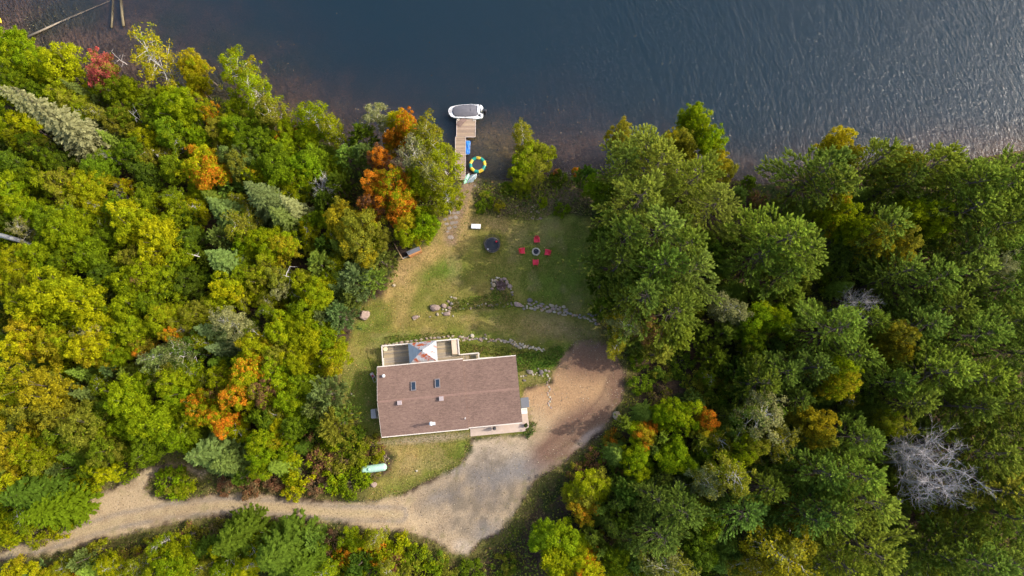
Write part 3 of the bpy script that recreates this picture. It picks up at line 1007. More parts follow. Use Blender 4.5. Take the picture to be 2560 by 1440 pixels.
p = place(1314.5, 1063.5); p[2] = .10
pt = thing("potted_plant", "round leafy plant in a dark pot on the corner of the patio", "potted plant", p)
MB().lathe([(.18, 0), (.24, .34), (.26, .36), (.22, .33)], 14).build("pot", DARKM, pt)

hp = place(937, 1034)
h = thing("heat_pump", "pale grey heat pump unit beside the left wall of the house", "heat pump", hp, HRZ)
MB().box((0, 0, .58), (.62, 1.12, .95)).build("cabinet", mat_plain("pale_grey_cabinet", (.50, .48, .47), .5, .06), h, bevel=.03)
MB().box((0, 0, .05), (.8, 1.3, .12)).build("pad", CONC, h)
for k in range(9):
    MB().box((0, -.44 + .11 * k, 1.065), (.5, .03, .02)).build("grille_bar", FRAME, h)

mw = place(933, 940)
lm = thing("push_mower", "small grey and red push mower parked by the left house wall", "lawn mower", mw, RAD(-55))
MB().box((-.1, 0, .24), (.80, .46, .18), taper=.85).build("deck", mat_plain("mower_grey", (.42, .36, .36), .5, .15), lm, bevel=.04)
MB().box((.02, 0, .42), (.30, .28, .2)).build("engine", mat_plain("mower_red", (.30, .05, .05), .4, .15), lm, bevel=.04)
for sx in (-.42, .26):
    for sy in (-.27, .27):
        MB().lathe([(.11, -.03), (.13, 0), (.11, .03)], 12, M=Matrix.Translation((sx, sy, .13)) @ Matrix.Rotation(RAD(90), 4, 'X')).build("wheel", DARKM, lm)
MB().tube([(.25, -.2, .35), (.85, -.22, .95), (1.0, 0, 1.0), (.85, .22, .95), (.25, .2, .35)], .022, 6).build("handle", GALV, lm)

# ================================================================ LAWN THINGS
c0 = place(1190, 567.5)
co = thing("cooler", "white rectangular cooler chest with rounded corners on the lawn", "cooler", c0, RAD(-2))
MB().box((0, 0, .20), (1.26, .58, .36), taper=1.04).build("body", mat_plain("cooler_grey", (.55, .53, .52), .5, .08), co, bevel=.05)
lid = MB().box((0, 0, .43), (1.36, .68, .10)).build("lid", WHITE, co, bevel=.09)
for k in range(3):
    MB().box((0, -.14 + .14 * k, .485), (.95, .03, .012)).build("lid_rib", FRAME, lid)
for s in (-1, 1):
    MB().box((s * .70, 0, .3), (.05, .26, .06)).build("handle", FRAME, co)

tp = place(1230.5, 612, .6)
tr = thing("trampoline", "round black trampoline with net poles in the middle of the lawn", "trampoline", tp)
TRM = .98
MB().lathe([(0.02, .60), (TRM - .1, .60), (TRM - .1, .585), (.02, .585)], 32).build("mat", mat_plain("black_mesh", (.022, .026, .034), .8, .2, 2), tr)
MB().lathe([(TRM - .1, .585), (TRM - .06, .625), (TRM + .06, .625), (TRM + .09, .60), (TRM + .06, .57), (TRM - .1, .575)], 32).build("rim_pad", mat_plain("dark_pad", (.05, .05, .058), .6, .2, 3), tr)
rimt = [(1.12 * math.cos(2 * math.pi * k / 32), 1.12 * math.sin(2 * math.pi * k / 32), .56) for k in range(33)]
MB().tube(rimt, .025, 6).build("frame_ring", mat_plain("tan_steel", (.26, .23, .19), .4, .2, metal=.4), tr)
for k in range(6):
    a = k * math.pi / 3 + .3
    x, y = 1.12 * math.cos(a), 1.12 * math.sin(a)
    MB().tube([(x, y, 0), (x, y, 1.0), (x * 1.02, y * 1.02, 2.1)], .022, 6).build("net_pole", IRON, tr)
    MB().tube([(x, y, .55), (x * .98, y * .98, .03), (x * .98 + .25 * -math.sin(a), y * .98 + .25 * math.cos(a), .02)], .022, 5).build("leg", IRON, tr)
nt_ = MB()
for z in (.75, 1.2, 1.65, 2.08):
    nt_.tube([((1.12 + .02 * z) * math.cos(2 * math.pi * k / 36), (1.12 + .02 * z) * math.sin(2 * math.pi * k / 36), z) for k in range(37)], .012 if z < 2 else .022, 4)
for k in range(48):
    a = 2 * math.pi * k / 48
    nt_.tube([(1.12 * math.cos(a), 1.12 * math.sin(a), .6), (1.16 * math.cos(a), 1.16 * math.sin(a), 2.08)], .006, 3)
nt_.build("safety_net", mat_plain("dark_net", (.07, .055, .05), .8, .1), tr)
def ball(name, px, py, z, r, col, label):
    q = at(px, py, z)
    b = MB().lathe([(r * math.sin(math.pi * i / 8) + .001, -r * math.cos(math.pi * i / 8)) for i in range(9)], 14)
    tag(b.build(name, mat_plain(name + "_skin", col, .4, .1), None, smooth=True, loc=(q[0], q[1], q[2])), label, "ball")
zt_ = tp[2] + .61
ball("ball", 1241, 604, zt_ + .13, .15, (.55, .03, .05), "red ball lying on the trampoline mat")
ball("ball", 1219.5, 623.5, zt_ + .11, .12, (.75, .76, .78), "white ball lying on the lower left of the trampoline mat")

RED = mat_plain("red_plastic", (.70, .030, .060), .45, .12, 4)
def chair(px, py, rz, label):
    c = place(px, py, .3)
    t = thing("lawn_chair", label, "chair", c, rz, "red lawn chairs round the fire pit")
    # faces +y
    MB().prism([(-.27, -.26), (.27, -.26), (.29, .30), (-.29, .30)], .33, .37).build("seat", RED, t)
    for k in range(5):
        x = -.2 + .1 * k
        tp_ = 1.02 - abs(k - 2) * .05
        MB().bar((x * .9, -.20, .32), (x * 1.25, -.55, tp_), .088, .025).build("back_slat", RED, t)
    MB().bar((-.26, -.42, .72), (.26, -.42, .72), .03, .06).build("back_rail", RED, t)
    for s in (-1, 1):
        MB().prism([(s * .27, -.38), (s * .40, -.38), (s * .43, .34), (s * .27, .34)][::s], .575, .61).build("armrest", RED, t)
        MB().box((s * .33, .24, .285), (.045, .1, .57)).build("front_leg", RED, t)
        MB().bar((s * .30, .30, .36), (s * .30, -.56, .03), .04, .1).build("rear_leg", RED, t)
chair(1342, 601, math.pi + .05, "red lawn chair on the lake side of the fire pit, facing the house")
chair(1306.5, 627.5, -math.pi / 2 + .05, "red lawn chair between the trampoline and the fire pit")
chair(1367.5, 631.5, math.pi / 2 - .12, "red lawn chair on the pine tree side of the fire pit")
chair(1339, 655, 0.0, "red lawn chair on the house side of the fire pit, facing the lake")

_r = random.Random(3)
# stones --------------------------------------------------------------------------
def stone_mesh(seed, sub=2):
    import bmesh
    bm = bmesh.new()
    bmesh.ops.create_icosphere(bm, subdivisions=sub, radius=1.0)
    r = random.Random(seed)
    offs = [Vector((r.uniform(-9, 9), r.uniform(-9, 9), r.uniform(-9, 9))) for _ in range(3)]
    from mathutils import noise
    planes = [(Vector((r.gauss(0, 1), r.gauss(0, 1), r.gauss(0, .7))).normalized(), r.uniform(.62, .85)) for _ in range(7)]
    for v in bm.verts:
        p = v.co.copy()
        p *= 1 + .28 * noise.noise(p * 1.1 + offs[0]) + .12 * noise.noise(p * 2.7 + offs[1])
        for n, d in planes:                      # broken flat faces
            k = p.dot(n)
            if k > d: p -= n * (k - d) * .85
        v.co = p
    me = bpy.data.meshes.new("stone")
    bm.to_mesh(me); bm.free()
    me.materials.append(STONE)
    return me
STONES = [stone_mesh(s) for s in range(10)]
BIGSTONES = [stone_mesh(50 + s, 3) for s in range(5)]
SC = {'p': (.29, .21, .17), 't': (.31, .25, .165), 'g': (.225, .195, .16), 'w': (.38, .335, .25), 'd': (.13, .11, .105), 'o': (.32, .20, .12), 'f': (.25, .205, .165)}
_sn = [0]
def stone(px, py, w, h, c='t', parent=None, name="stone", rz=None, zf=.75, lift=0.0, big=False):
    """a field stone seen w x h photo pixels large"""
    _sn[0] += 1
    r = random.Random(_sn[0] * 13 + 5)
    g = ground(px, py)
    mpp = (CAM_H - g[2]) / FPX
    lib = BIGSTONES if big else STONES
    o = bpy.data.objects.new(name, lib[r.randrange(len(lib))])
    sx, sy = w * mpp / 2 * 1.12, h * mpp / 2 * 1.12
    sz = min(sx, sy) * zf
    k = r.uniform(.85, 1.15)
    cc = SC[c]
    o.color = (cc[0] * k, cc[1] * k, cc[2] * k, 1)
    o.scale = (sx, sy, sz)
    o.rotation_euler = (0, 0, r.uniform(-.35, .35) if rz is None else rz)
    pos = np.array((g[0], g[1], g[2] + sz * .45 + lift))
    if parent is not None:
        pos = pos - np.array(parent.location)
    o.location = tuple(pos)
    link(o, parent)
    return o
def stone_group(name, label, cat, lst, **kw):
    g0 = ground(lst[0][0], lst[0][1])
    t = thing(name, label, cat, g0)
    for s in lst:
        stone(*s[:4], s[4] if len(s) > 4 else 't', t, **kw)
    return t

stone_group("rock_wall", "sunlit end of the lawn's rock wall with the largest grey boulder", "stone wall",
  [(1087, 771, 30, 18, 'p'), (1110, 765, 14, 12, 'p'), (1129, 760, 10, 10, 'g'), (1124, 770, 12, 9, 'p'), (1118, 785, 20, 11, 'p'), (1094, 786, 8, 8, 't'),
   (1106, 783, 5, 4, 'w'), (1123, 778, 8, 5, 'p'), (1038, 793, 16, 10, 'p'), (1036, 799, 8, 5, 't'), (1128, 743, 6, 5, 'w'), (1137, 745, 11, 6, 't'),
   (1121, 754, 7, 6, 'p'), (1146, 757, 6, 4, 't'), (1115, 775, 5, 6, 'w'), (1107, 774, 5, 5, 'w'), (1133, 790, 4, 5, 'w'), (1048, 791, 4, 4, 'w'), (1075, 792, 6, 4, 't'), (1110, 787, 5, 4, 't')], zf=.8)
stone_group("rock_wall", "long shaded rock wall leading from the planting bed to the pines", "stone wall",
  [(1295.5, 762, 23, 13, 'p'), (1325, 751, 15, 12, 'd'), (1317, 768, 6, 11, 'w'), (1329.6, 771, 10, 5, 'w'), (1327, 763, 9, 6, 'g'), (1335, 759, 8, 4, 'p'),
   (1352, 765, 11, 7, 'p'), (1345, 770, 7, 4, 'w'), (1355, 775, 10, 7, 'o'), (1374, 779, 14, 8, 'p'), (1386, 780, 10, 6, 'w'), (1399, 782, 12, 7, 'g'),
   (1410, 782, 6, 9, 't'), (1379, 765, 16, 9, 't'), (1368, 768, 10, 6, 'p'), (1385, 774, 8, 6, 'p'), (1396, 774, 13, 7, 't'), (1391, 766, 9, 9, 't'),
   (1400, 769, 8, 5, 'p'), (1409, 767, 10, 8, 't'), (1418, 773, 6, 4, 'p'), (1412, 775, 8, 6, 'g'), (1419, 783, 8, 8, 'g'), (1439, 790, 6, 5, 'g'),
   (1480, 789, 10, 8, 'd'), (1490, 790, 8, 8, 'd'), (1480, 804, 7, 4, 't'), (1490, 810, 8, 10, 'g'), (1472, 785, 7, 5, 'd'), (1341, 755, 8, 6, 'g'), (1355, 760, 14, 5, 'g'),
   (1450, 788, 6, 5, 'g'), (1462, 792, 7, 5, 'd'), (1429, 786, 5, 4, 'g'), (1337, 767, 5, 4, 'w'), (1362, 772, 6, 5, 't'), (1278, 758, 6, 5, 'g'), (1271, 757, 4, 3, 'w'), (1228, 763, 7, 6, 'p')], zf=.85)
_ex = []
for k in range(34):
    t = k / 33
    _ex.append((1300 + 195 * t + _r.uniform(-3, 3), 764 + 22 * t + 20 * t * t + _r.uniform(-8, 7) * (1 - .4 * t), _r.uniform(6, 11), _r.uniform(5, 8), _r.choice('pptgtgo')))
for k in range(16):
    t = k / 15
    _ex.append((1150 + 138 * t, 768 - 8 * t + _r.uniform(-7, 6), _r.uniform(5, 9), _r.uniform(4, 7), _r.choice('ptgw')))
stone_group("rock_wall", "smaller tumbled stones filling the wall between the big boulder and the pines", "stone wall", _ex, zf=.75)
stone_group("planter_ring", "horseshoe of pale stones round the dried purple bed on the lawn", "stone ring",
  [(1243, 695, 8, 6, 'w'), (1231, 702, 7, 10, 't'), (1239, 703, 12, 10, 't'), (1253, 699, 9, 7, 'p'), (1261, 698, 13, 8, 'p'), (1267, 706, 9, 13, 'p'), (1274, 716, 12, 11, 'p'),
   (1234, 713, 12, 12, 't'), (1230, 722, 8, 6, 'p'), (1277, 723, 5, 4, 'w'), (1280, 731, 9, 6, 't'), (1281, 737, 7, 5, 'd'), (1248, 694, 4, 3, 'w'), (1229, 708, 5, 6, 'w'), (1271, 711, 6, 6, 'g')], zf=.9)
lw_ = [(1180.5, 840, 11, 11, 'w'), (1149, 842, 9, 5, 'd'), (1202, 849, 11, 9, 'p'), (1160, 851, 10, 5, 't'), (1132, 841, 8, 7, 't'), (1126, 846, 6, 5, 'w'), (1213, 837, 5, 6, 'p'),
       (1231, 849, 8, 4, 'o'), (1241, 849, 6, 4, 't'), (1253, 853, 6, 5, 'w'), (1261, 854, 7, 9, 'g'), (1171, 842, 4, 5, 't'), (1158, 841, 4, 4, 't'), (1216, 841, 4, 3, 't'), (1225, 848, 4, 4, 'o')]
_r = random.Random(3)
for k in range(20):
    t = k / 19
    lw_.append((1275 + 30 * t + _r.uniform(-1, 1), 854 + 13 * t + _r.uniform(-5, 5), _r.uniform(4.5, 7.5), _r.uniform(5, 8), _r.choice('wwgtg')))
for k in range(22):
    t = k / 21
    lw_.append((1150 + 125 * t, 843 + 11 * t + _r.uniform(-4, 5), _r.uniform(5, 9), _r.uniform(4, 7), _r.choice('wtgp')))
for k in range(20):
    t = k / 19
    lw_.append((1307 + 54 * t, 864 + 11 * t + _r.uniform(-4, 4), _r.uniform(4.5, 7.5), _r.uniform(4.5, 7.5), _r.choice('wgtw')))
stone_group("rock_border", "low border of small pale stones curving from the deck corner", "stone border", lw_, zf=.8)
stone_group("rock_footing", "row of tan boulders along the front foot of the deck", "stone border",
  [(957, 864, 9, 6, 't'), (964, 863.5, 10, 7, 'p'), (974, 862, 9, 6, 't'), (983, 860.5, 9, 6, 'g'), (991, 859, 11, 7, 't'), (1003, 857, 13, 8, 'p'), (1017, 855, 13, 7, 't'), (1028, 853, 9, 6, 'g'),
   (1040, 851, 9, 6, 'p'), (1053, 849, 9, 6, 't'), (1066, 847, 8, 6, 'p'), (1077, 845, 8, 7, 't'), (1086, 845, 9, 6, 'p'), (1097, 844, 11, 6, 'g'), (1109, 843, 9, 6, 't'), (1120, 841.5, 9, 6, 'p')], zf=1.0)
stone_group("rock_pile", "grey boulders and pebbles beside the right end of the house", "rocks",
  [(1325.5, 931, 17, 12, 'g'), (1353, 931, 12, 13, 'd'), (1332, 937, 5, 5, 'w'), (1338, 936, 5, 4, 'w'), (1314, 939, 6, 4, 'd'), (1308, 941, 4, 7, 'w'), (1302, 941, 4, 5, 'w'),
   (1364, 926, 8, 6, 'g'), (1372, 928, 7, 6, 'p'), (1345, 922, 6, 5, 'g'), (1356, 940, 5, 5, 't'), (1368, 937, 5, 5, 'w'), (1342, 932, 5, 4, 't'), (1311, 951, 9, 6, 'd'), (1348, 938, 4, 4, 'w'), (1318, 926, 6, 4, 'w')], zf=.8)
stone_group("rock_edging", "thin line of pale pebbles dividing the yard from the house side", "stone border",
  [(1370 + 4 * math.sin(k * 1.3) + k * .35, 941 + k * 5.2, _r.uniform(3.5, 6), _r.uniform(4, 7), _r.choice('wtwp')) for k in range(16)], zf=.5)
stone_group("flagstone_path", "worn flagstone steps where the lawn meets the dock path", "path",
  [(1113, 549, 12, 8, 'f'), (1126, 545, 13, 9, 'f'), (1139, 543, 12, 10, 'f'), (1117, 560, 12, 8, 'f'), (1131, 558, 14, 10, 'f'), (1141, 556, 9, 8, 'f'), (1123, 571, 15, 9, 'f'), (1137, 567, 10, 7, 'f'),
   (1119, 579, 9, 6, 'f'), (1126, 593, 15, 11, 'f'), (1112, 538, 9, 6, 'f'), (1145, 531, 11, 10, 'f'), (1135, 533, 9, 8, 'f')], zf=.12)
stone_group("rock_slide", "scatter of grey stones on the weedy bank above the lawn", "rocks",
  [(1292, 516, 12, 6, 'g'), (1336, 514, 5, 4, 'w'), (1343, 513, 10, 5, 'p'), (1332, 518, 7, 4, 'w'), (1344, 530, 12, 6, 'p'), (1328, 530, 6, 5, 'p'), (1334, 525, 4, 4, 'w'), (1332, 541, 5, 3, 't'), (1331, 546, 9, 5, 't'),
   (1352, 546, 9, 6, 'p'), (1344, 549, 4, 3, 'w'), (1245, 541, 6, 5, 't'), (1187, 465, 6, 5, 'g'), (1195, 470, 8, 4, 'p'), (1397, 500, 5, 3, 'w'), (1396, 504, 4, 3, 'w'), (1289, 531, 6, 9, 'p'), (1360, 523, 4, 3, 'w')], zf=.6)
def boulder(px, py, w, h, c, label, rz=0, zf=.8):
    o = stone(px, py, w, h, c, None, "boulder", rz, zf, big=True)
    tag(o, label, "boulder")
boulder(911, 788, 27, 24, 'p', "large pinkish boulder at the edge of the lawn beside the cedar")
boulder(985, 714, 8, 8, 't', "small round pale boulder at the left lawn edge")
boulder(1540, 1038, 17, 22, 't', "tan boulder beside the tyre tracks at the forest edge")
boulder(935, 1211, 15, 13, 'p', "pink boulder in the bushes below the propane tank")
boulder(483, 1332, 13, 9, 'g', "pale grey boulder below the driveway on the left")
boulder(803, 1330, 9, 7, 'w', "white boulder on the lower verge of the driveway")
boulder(1042, 1177, 6, 5, 'w', "tiny white boulder on the grass right of the propane tank")
boulder(224, 1184, 7, 4, 'w', "small white boulder by the bushes above the driveway fork")
boulder(1322, 1002, 5, 4, 'w', "small pale boulder by the grey side canopy")
boulder(878, 985, 5, 5, 'w', "tiny white boulder left of the heat pump")

fp = place(1340, 629.5)
fpt = thing("fire_pit", "round fire pit ringed with pale stones between the red chairs", "fire pit", fp)
for ring, (rr, n, zz, s) in enumerate(((.52, 16, .08, .14), (.47, 15, .22, .13))):
    for k in range(n):
        a = 2 * math.pi * (k + .5 * ring) / n
        o = bpy.data.objects.new("stone", STONES[(k * 3 + ring) % 10])
        o.location = (rr * math.cos(a), rr * math.sin(a), zz)
        o.rotation_euler = (0, 0, a + 1.57); o.scale = (s, s * .8, s * .7)
        kk = random.uniform(.8, 1.2); o.color = (.50 * kk, .44 * kk, .33 * kk, 1)
        link(o, fpt)
MB().lathe([(.02, .09), (.3, .07), (.44, .03)], 16).build("ash_bed", mat_plain("ash", (.09, .09, .11), .95, .5, 9), fpt)
for k, (a, r) in enumerate(((.3, .0), (1.2, .1), (2.3, -.08))):
    MB().tube([(-.26 * math.cos(a) + r, -.26 * math.sin(a), .13 + .03 * k), (.26 * math.cos(a) + r, .26 * math.sin(a), .16 + .03 * k)], .05, 7).build("burnt_log", DARKM, fpt)

# coop with run at the forest edge
cp = place(1020, 635)
coop = thing("garden_coop", "small orange timber coop with a grey roof under the maple", "coop", cp)
def lc(px, py, z):
    p_ = at(px, py, cp[2] + z); return (p_[0] - cp[0], p_[1] - cp[1], z)
r4 = [lc(1015, 629.5, 1.2), lc(1049, 615.5, 1.2), lc(1053, 625.5, 1.0), lc(1022, 639, 1.0)]
b = MB(); b.add(r4 + [(a, b_, c - .06) for a, b_, c in r4], [(3, 2, 1, 0), (4, 5, 6, 7), (0, 1, 5, 4), (1, 2, 6, 5), (2, 3, 7, 6), (3, 0, 4, 7)])
b.build("roof", GREYROOF, coop)
w4 = [lc(1023, 640.5, 0.98), lc(1054, 626.5, 0.98), lc(1055, 631.5, 0.5), lc(1026, 646, 0.5)]
d_ = Vector(w4[1]) - Vector(w4[0])
for k in range(4):
    z = .12 + .22 * k
    off = Vector((d_.y, -d_.x, 0)).normalized() * .04
    MB().bar(tuple(Vector((w4[0][0], w4[0][1], z)) + off), tuple(Vector((w4[1][0], w4[1][1], z)) + off), .05, .205).build("wall_board", ORANGEWOOD, coop)
MB().bar(tuple(Vector(r4[3]) + Vector((0, -.06, 0))), tuple(Vector(r4[2]) + Vector((0, -.06, 0))), .14, .13).build("fascia", ORANGEWOOD, coop)
MB().bar(tuple(Vector(r4[1])), tuple(Vector(r4[2])), .1, .1).build("side_trim", ORANGEWOOD, coop)
bk = Vector((r4[0][0], r4[0][1], 0)); bk2 = Vector((r4[1][0], r4[1][1], 0))
MB().bar((bk.x, bk.y, .6), (bk2.x, bk2.y, .6), .05, 1.1).build("back_wall", ORANGEWOOD, coop)
TIM = mat_plain("tan_timber", (.42, .28, .15), .8, .25, 4)
MB().bar(lc(986, 610, .75), lc(1006, 646, .75), .12, .12).build("run_beam", TIM, coop)
MB().bar(lc(1006.5, 647, .4), lc(1020, 640, .4), .12, .12).build("run_beam", mat_plain("grey_timber", (.38, .34, .28), .8, .2), coop)
for q in ((986, 610), (1006, 646)):
    x, y, z = lc(*q, .7); MB().box((x, y, .3), (.1, .1, .8)).build("run_post", TIM, coop)
s4 = [lc(988, 612, .02), lc(1016, 612, .02), lc(1020, 640, .02), lc(1007, 645, .02)]
b = MB(); b.add([(a, q, .06) for a, q, c in s4] + [(a, q, -.5) for a, q, c in s4], [(3, 2, 1, 0), (0, 1, 5, 4), (1, 2, 6, 5), (2, 3, 7, 6), (3, 0, 4, 7)])
b.build("soil", mat_plain("dark_soil", (.045, .028, .02), .95, .4, 5), coop)

# propane tank
pa, pb = place(903, 1175, .5), place(968, 1166, .5)
tk = thing("propane_tank", "long pale green propane tank half hidden in the bushes", "tank", (pa + pb) / 2, math.atan2(pb[1] - pa[1], pb[0] - pa[0]))
TL = np.linalg.norm(pb - pa) / 2
prof = [(.02, -TL - .02)] + [(.5 * math.sin(math.pi / 2 * k / 6), -TL + .45 - .45 * math.cos(math.pi / 2 * k / 6)) for k in range(1, 7)]
prof += [(r, -z) for r, z in prof[::-1]]
TANK = mat_plain("pale_green_paint", (.34, .52, .40), .5, .2, 2.2, stain=((.22, .30, .24), 1.6, .6))
MB().lathe(prof, 20, M=Matrix.Translation((0, 0, .72)) @ Matrix.Rotation(RAD(90), 4, 'Y')).build("body", TANK, tk, smooth=True)
MB().lathe([(.2, 1.1), (.22, 1.22), (.19, 1.34), (.04, 1.38)], 14, (-.55, 0, 0)).build("dome_lid", TANK, tk, smooth=True)
for s in (-1, 1):
    MB().box((s * TL * .55, 0, .12), (.2, .8, .34)).build("foot", CONC, tk)

# ================================================================ DOCK, BOAT, FLOATS
DKZ = WATER_Z + .55
dk = thing("dock", "L-shaped wooden plank dock reaching from the shore to the boat", "dock", at(1165, 320, WATER_Z))
def ld(px, py, z=DKZ):
    p_ = at(px, py, z); return (p_[0] - dk.location.x, p_[1] - dk.location.y, z - WATER_Z)
def plank_run(x0, x1, y0, y1):
    a, b_ = ld(x0, y0), ld(x1, y1)
    n = int((a[1] - b_[1]) / .165)
    h = (a[1] - b_[1]) / n
    for i in range(n):
        k = random.uniform(.8, 1.2); c = random.choice([(.36, .255, .18), (.33, .24, .175), (.38, .28, .19)])
        MB().box(((a[0] + b_[0]) / 2, b_[1] + h * (i + .5), .53 + random.uniform(-.004, .004)), (b_[0] - a[0], h - .03, .045)).build("plank", WOODT, dk, color=(c[0] * k, c[1] * k, c[2] * k, 1))
plank_run(1142.5, 1188, 298, 341.5)
plank_run(1139.5, 1163.5, 342, 450)
EDGE = mat_plain("pale_dock_edge", (.52, .44, .39), .8, .15)
for a, b_ in (((1142, 297.5), (1141.5, 342)), ((1189, 297.5), (1188, 342)), ((1138.8, 342), (1137.5, 450)), ((1164, 342), (1163, 450)), ((1164, 342.5), (1188, 342.5))):
    q0, q1 = ld(*a), ld(*b_)
    MB().bar((q0[0], q0[1], .515), (q1[0], q1[1], .515), .07, .14).build("side_beam", EDGE, dk)
for q in ((1144, 300), (1186, 300), (1144, 339), (1186, 339), (1141, 375), (1162, 375), (1141, 412), (1162, 412)):
    x, y, z = ld(*q); MB().lathe([(.06, -2.0), (.06, .46)], 8, (x, y, 0)).build("post", BARK, dk)
for q in ((1145.5, 299.5), (1185.5, 301)):
    x, y, z = ld(*q)
    b = MB()
    for k in range(10):
        a0, a1 = 2 * math.pi * k / 10, 2 * math.pi * (k + 1) / 10
        b.tube([(x + .13 * math.cos(a0), y + .13 * math.sin(a0), .6), (x + .13 * math.cos(a1), y + .13 * math.sin(a1), .6)], .045, 6)
    b.build("bumper_ring", mat_plain("cream_rope", (.58, .52, .44), .8, .15), dk)
# brown cloth left on the end of the dock
cb = MB()
q0 = ld(1154, 306); vs, fs = [], []
rr = random.Random(4)
for j in range(9):
    for i in range(7):
        u, v = i / 6 - .5, j / 8 - .5
        x = u * .75 + v * .35; y = v * 1.5
        z = .03 + .13 * abs(math.sin(u * 9 + v * 4)) * (1 - abs(2 * v)) + rr.uniform(0, .05)
        vs.append((x, y, z))
for j in range(8):
    for i in range(6):
        a = j * 7 + i; fs.append((a, a + 1, a + 8, a + 7))
cb.add(vs, fs)
cl = cb.build("cloth", mat_plain("brown_cloth", (.20, .135, .11), .9, .25, 4), None, smooth=True)
cl.location = (q0[0] + dk.location.x, q0[1] + dk.location.y, DKZ + .02); cl.rotation_euler = (0, 0, -.5)
tag(cl, "crumpled brown cloth lying on the lake end of the dock", "cloth")

BS = (CAM_H - WATER_Z) / math.cos(0) / FPX * 1.03 / 16.0       # metres per 16x zoomed photo pixel
bc = at(1164.5, 280, WATER_Z + .6)
boat = thing("motorboat", "white motorboat with a grey cover moored across the dock end", "boat", (bc[0], bc[1], WATER_Z))
def bo(pts): return [((x - 1030) * BS, -(y - 640) * BS) for x, y in pts]
hull_o = bo([(318, 620), (345, 520), (400, 450), (560, 392), (850, 345), (1220, 322), (1560, 338), (1680, 372), (1732, 460), (1738, 560), (1640, 610), (1640, 700), (1732, 745),
             (1736, 860), (1680, 925), (1500, 948), (1000, 912), (700, 915), (560, 900), (430, 845), (350, 740)])
hull_o = hull_o[::-1]
b = MB()
n = len(hull_o); cxy = (0, 0)
lev = [(.50, -.30), (.80, -.12), (.93, .15), (.985, .55), (1.0, .78), (.97, .80), (.93, .74)]
vs, fs = [], []
for s_, z in lev:
    for x, y in hull_o: vs.append((x * (1 - (1 - s_) * .6), y * s_, z))
for i in range(len(lev) - 1):
    for k in range(n):
        a, c = i * n + k, i * n + (k + 1) % n
        fs.append((a, c, c + n, a + n))
fs.append(tuple(range(n))[::-1]); fs.append(tuple(range((len(lev) - 1) * n, len(lev) * n)))
b.add(vs, fs)
HULLW = mat_plain("white_gelcoat", (.76, .77, .76), .25, .06, 3, spec=.5)
hull = b.build("hull", HULLW, boat, bevel=.02)
st = MB()
for x, y in hull_o: pass
st_o = [(x * .995, y * .99) for x, y in hull_o]
vs = [(x, y, .36) for x, y in st_o] + [(x * 1.006, y * 1.012, .50) for x, y in st_o]
st.add(vs, [(k, (k + 1) % n, n + (k + 1) % n, n + k) for k in range(n)])
st.build("hull_stripe", mat_plain("pale_green_stripe", (.40, .58, .36), .3, .05), hull)
cov_o = bo([(480, 640), (510, 500), (580, 425), (850, 362), (1220, 347), (1480, 388), (1500, 560), (1522, 770), (1440, 828), (1000, 862), (620, 842), (525, 760)])[::-1]
vs, fs = [], []
n2 = len(cov_o); cc = (sum(p[0] for p in cov_o) / n2, sum(p[1] for p in cov_o) / n2)
for s_, z in ((1.02, .74), (1.0, .83), (.9, .90), (.7, .98), (.45, 1.08), (.2, 1.14)):
    for k, (x, y) in enumerate(cov_o):
        vs.append((cc[0] + (x - cc[0]) * s_, cc[1] + (y - cc[1]) * s_, z + .02 * math.sin(k * 2.1) * s_))
for i in range(5):
    for k in range(n2):
        a, c = i * n2 + k, i * n2 + (k + 1) % n2
        fs.append((a, c, c + n2, a + n2))
fs.append(tuple(range(5 * n2, 6 * n2)))
CANV = mat_plain("grey_canvas_cover", (.125, .122, .135), .85, .16, 2.2, bump=.2, bscale=6)
b = MB(); b.add(vs, fs)
cov = b.build("cover", CANV, boat, smooth=True)
for pts in (((950, 350), (945, 600), (960, 860)), ((1240, 345), (1245, 600), (1230, 845)), ((560, 640), (950, 600), (1490, 590))):
    q = bo(pts); zz = (.86, 1.15, .86) if pts[0][0] > 600 else (.9, 1.13, .88)
    MB().tube([(q[k][0], q[k][1], zz[k] + .0) for k in range(3)], .028, 5).build("cover_seam", CANV, cov)
MB().prism(bo([(1500, 360), (1560, 365), (1596, 460), (1600, 690), (1560, 740), (1500, 690)])[::-1], .72, .93).build("stern_bench", HULLW, boat, bevel=.04)
MB().prism(bo([(1604, 350), (1672, 392), (1718, 470), (1716, 540), (1640, 570), (1618, 470)])[::-1], .74, .86).build("swim_platform", HULLW, boat, bevel=.03)
MB().prism(bo([(1640, 730), (1712, 760), (1715, 850), (1665, 905), (1640, 860)])[::-1], .74, .84).build("swim_platform", HULLW, boat, bevel=.03)
MB().prism(bo([(1560, 340), (1590, 342), (1632, 470), (1632, 700), (1612, 700), (1612, 480)])[::-1], .73, .815).build("deck_gap", DARKM, boat)
q = bo([(1590, 800)])[0]
MB().lathe([(.17, .74), (.17, .81), (.12, .83)], 12, (q[0], q[1], 0)).build("hatch", DARKM, boat)
for pts in ([(375, 620), (440, 500), (560, 420)], [(375, 660), (450, 790), (580, 870), (840, 885)], [(1240, 330), (1480, 352)], [(1000, 890), (1500, 868)]):
    MB().tube([(x, y, .88) for x, y in bo(pts)], .022, 6).build("grab_rail", GALV, boat)
MB().prism(bo([(350, 580), (470, 500), (462, 690), (360, 700)])[::-1], .74, .80).build("bow_step", mat_plain("grey_tread", (.34, .33, .33), .8, .1), boat)
q = bo([(1790, 625)])[0]
om = MB()
om.prism([(q[0] - .33, q[1] - .16), (q[0] + .18, q[1] - .20), (q[0] + .33, q[1] - .08), (q[0] + .33, q[1] + .10), (q[0] + .18, q[1] + .20), (q[0] - .33, q[1] + .17)], .62, 1.12, scale0=.85)
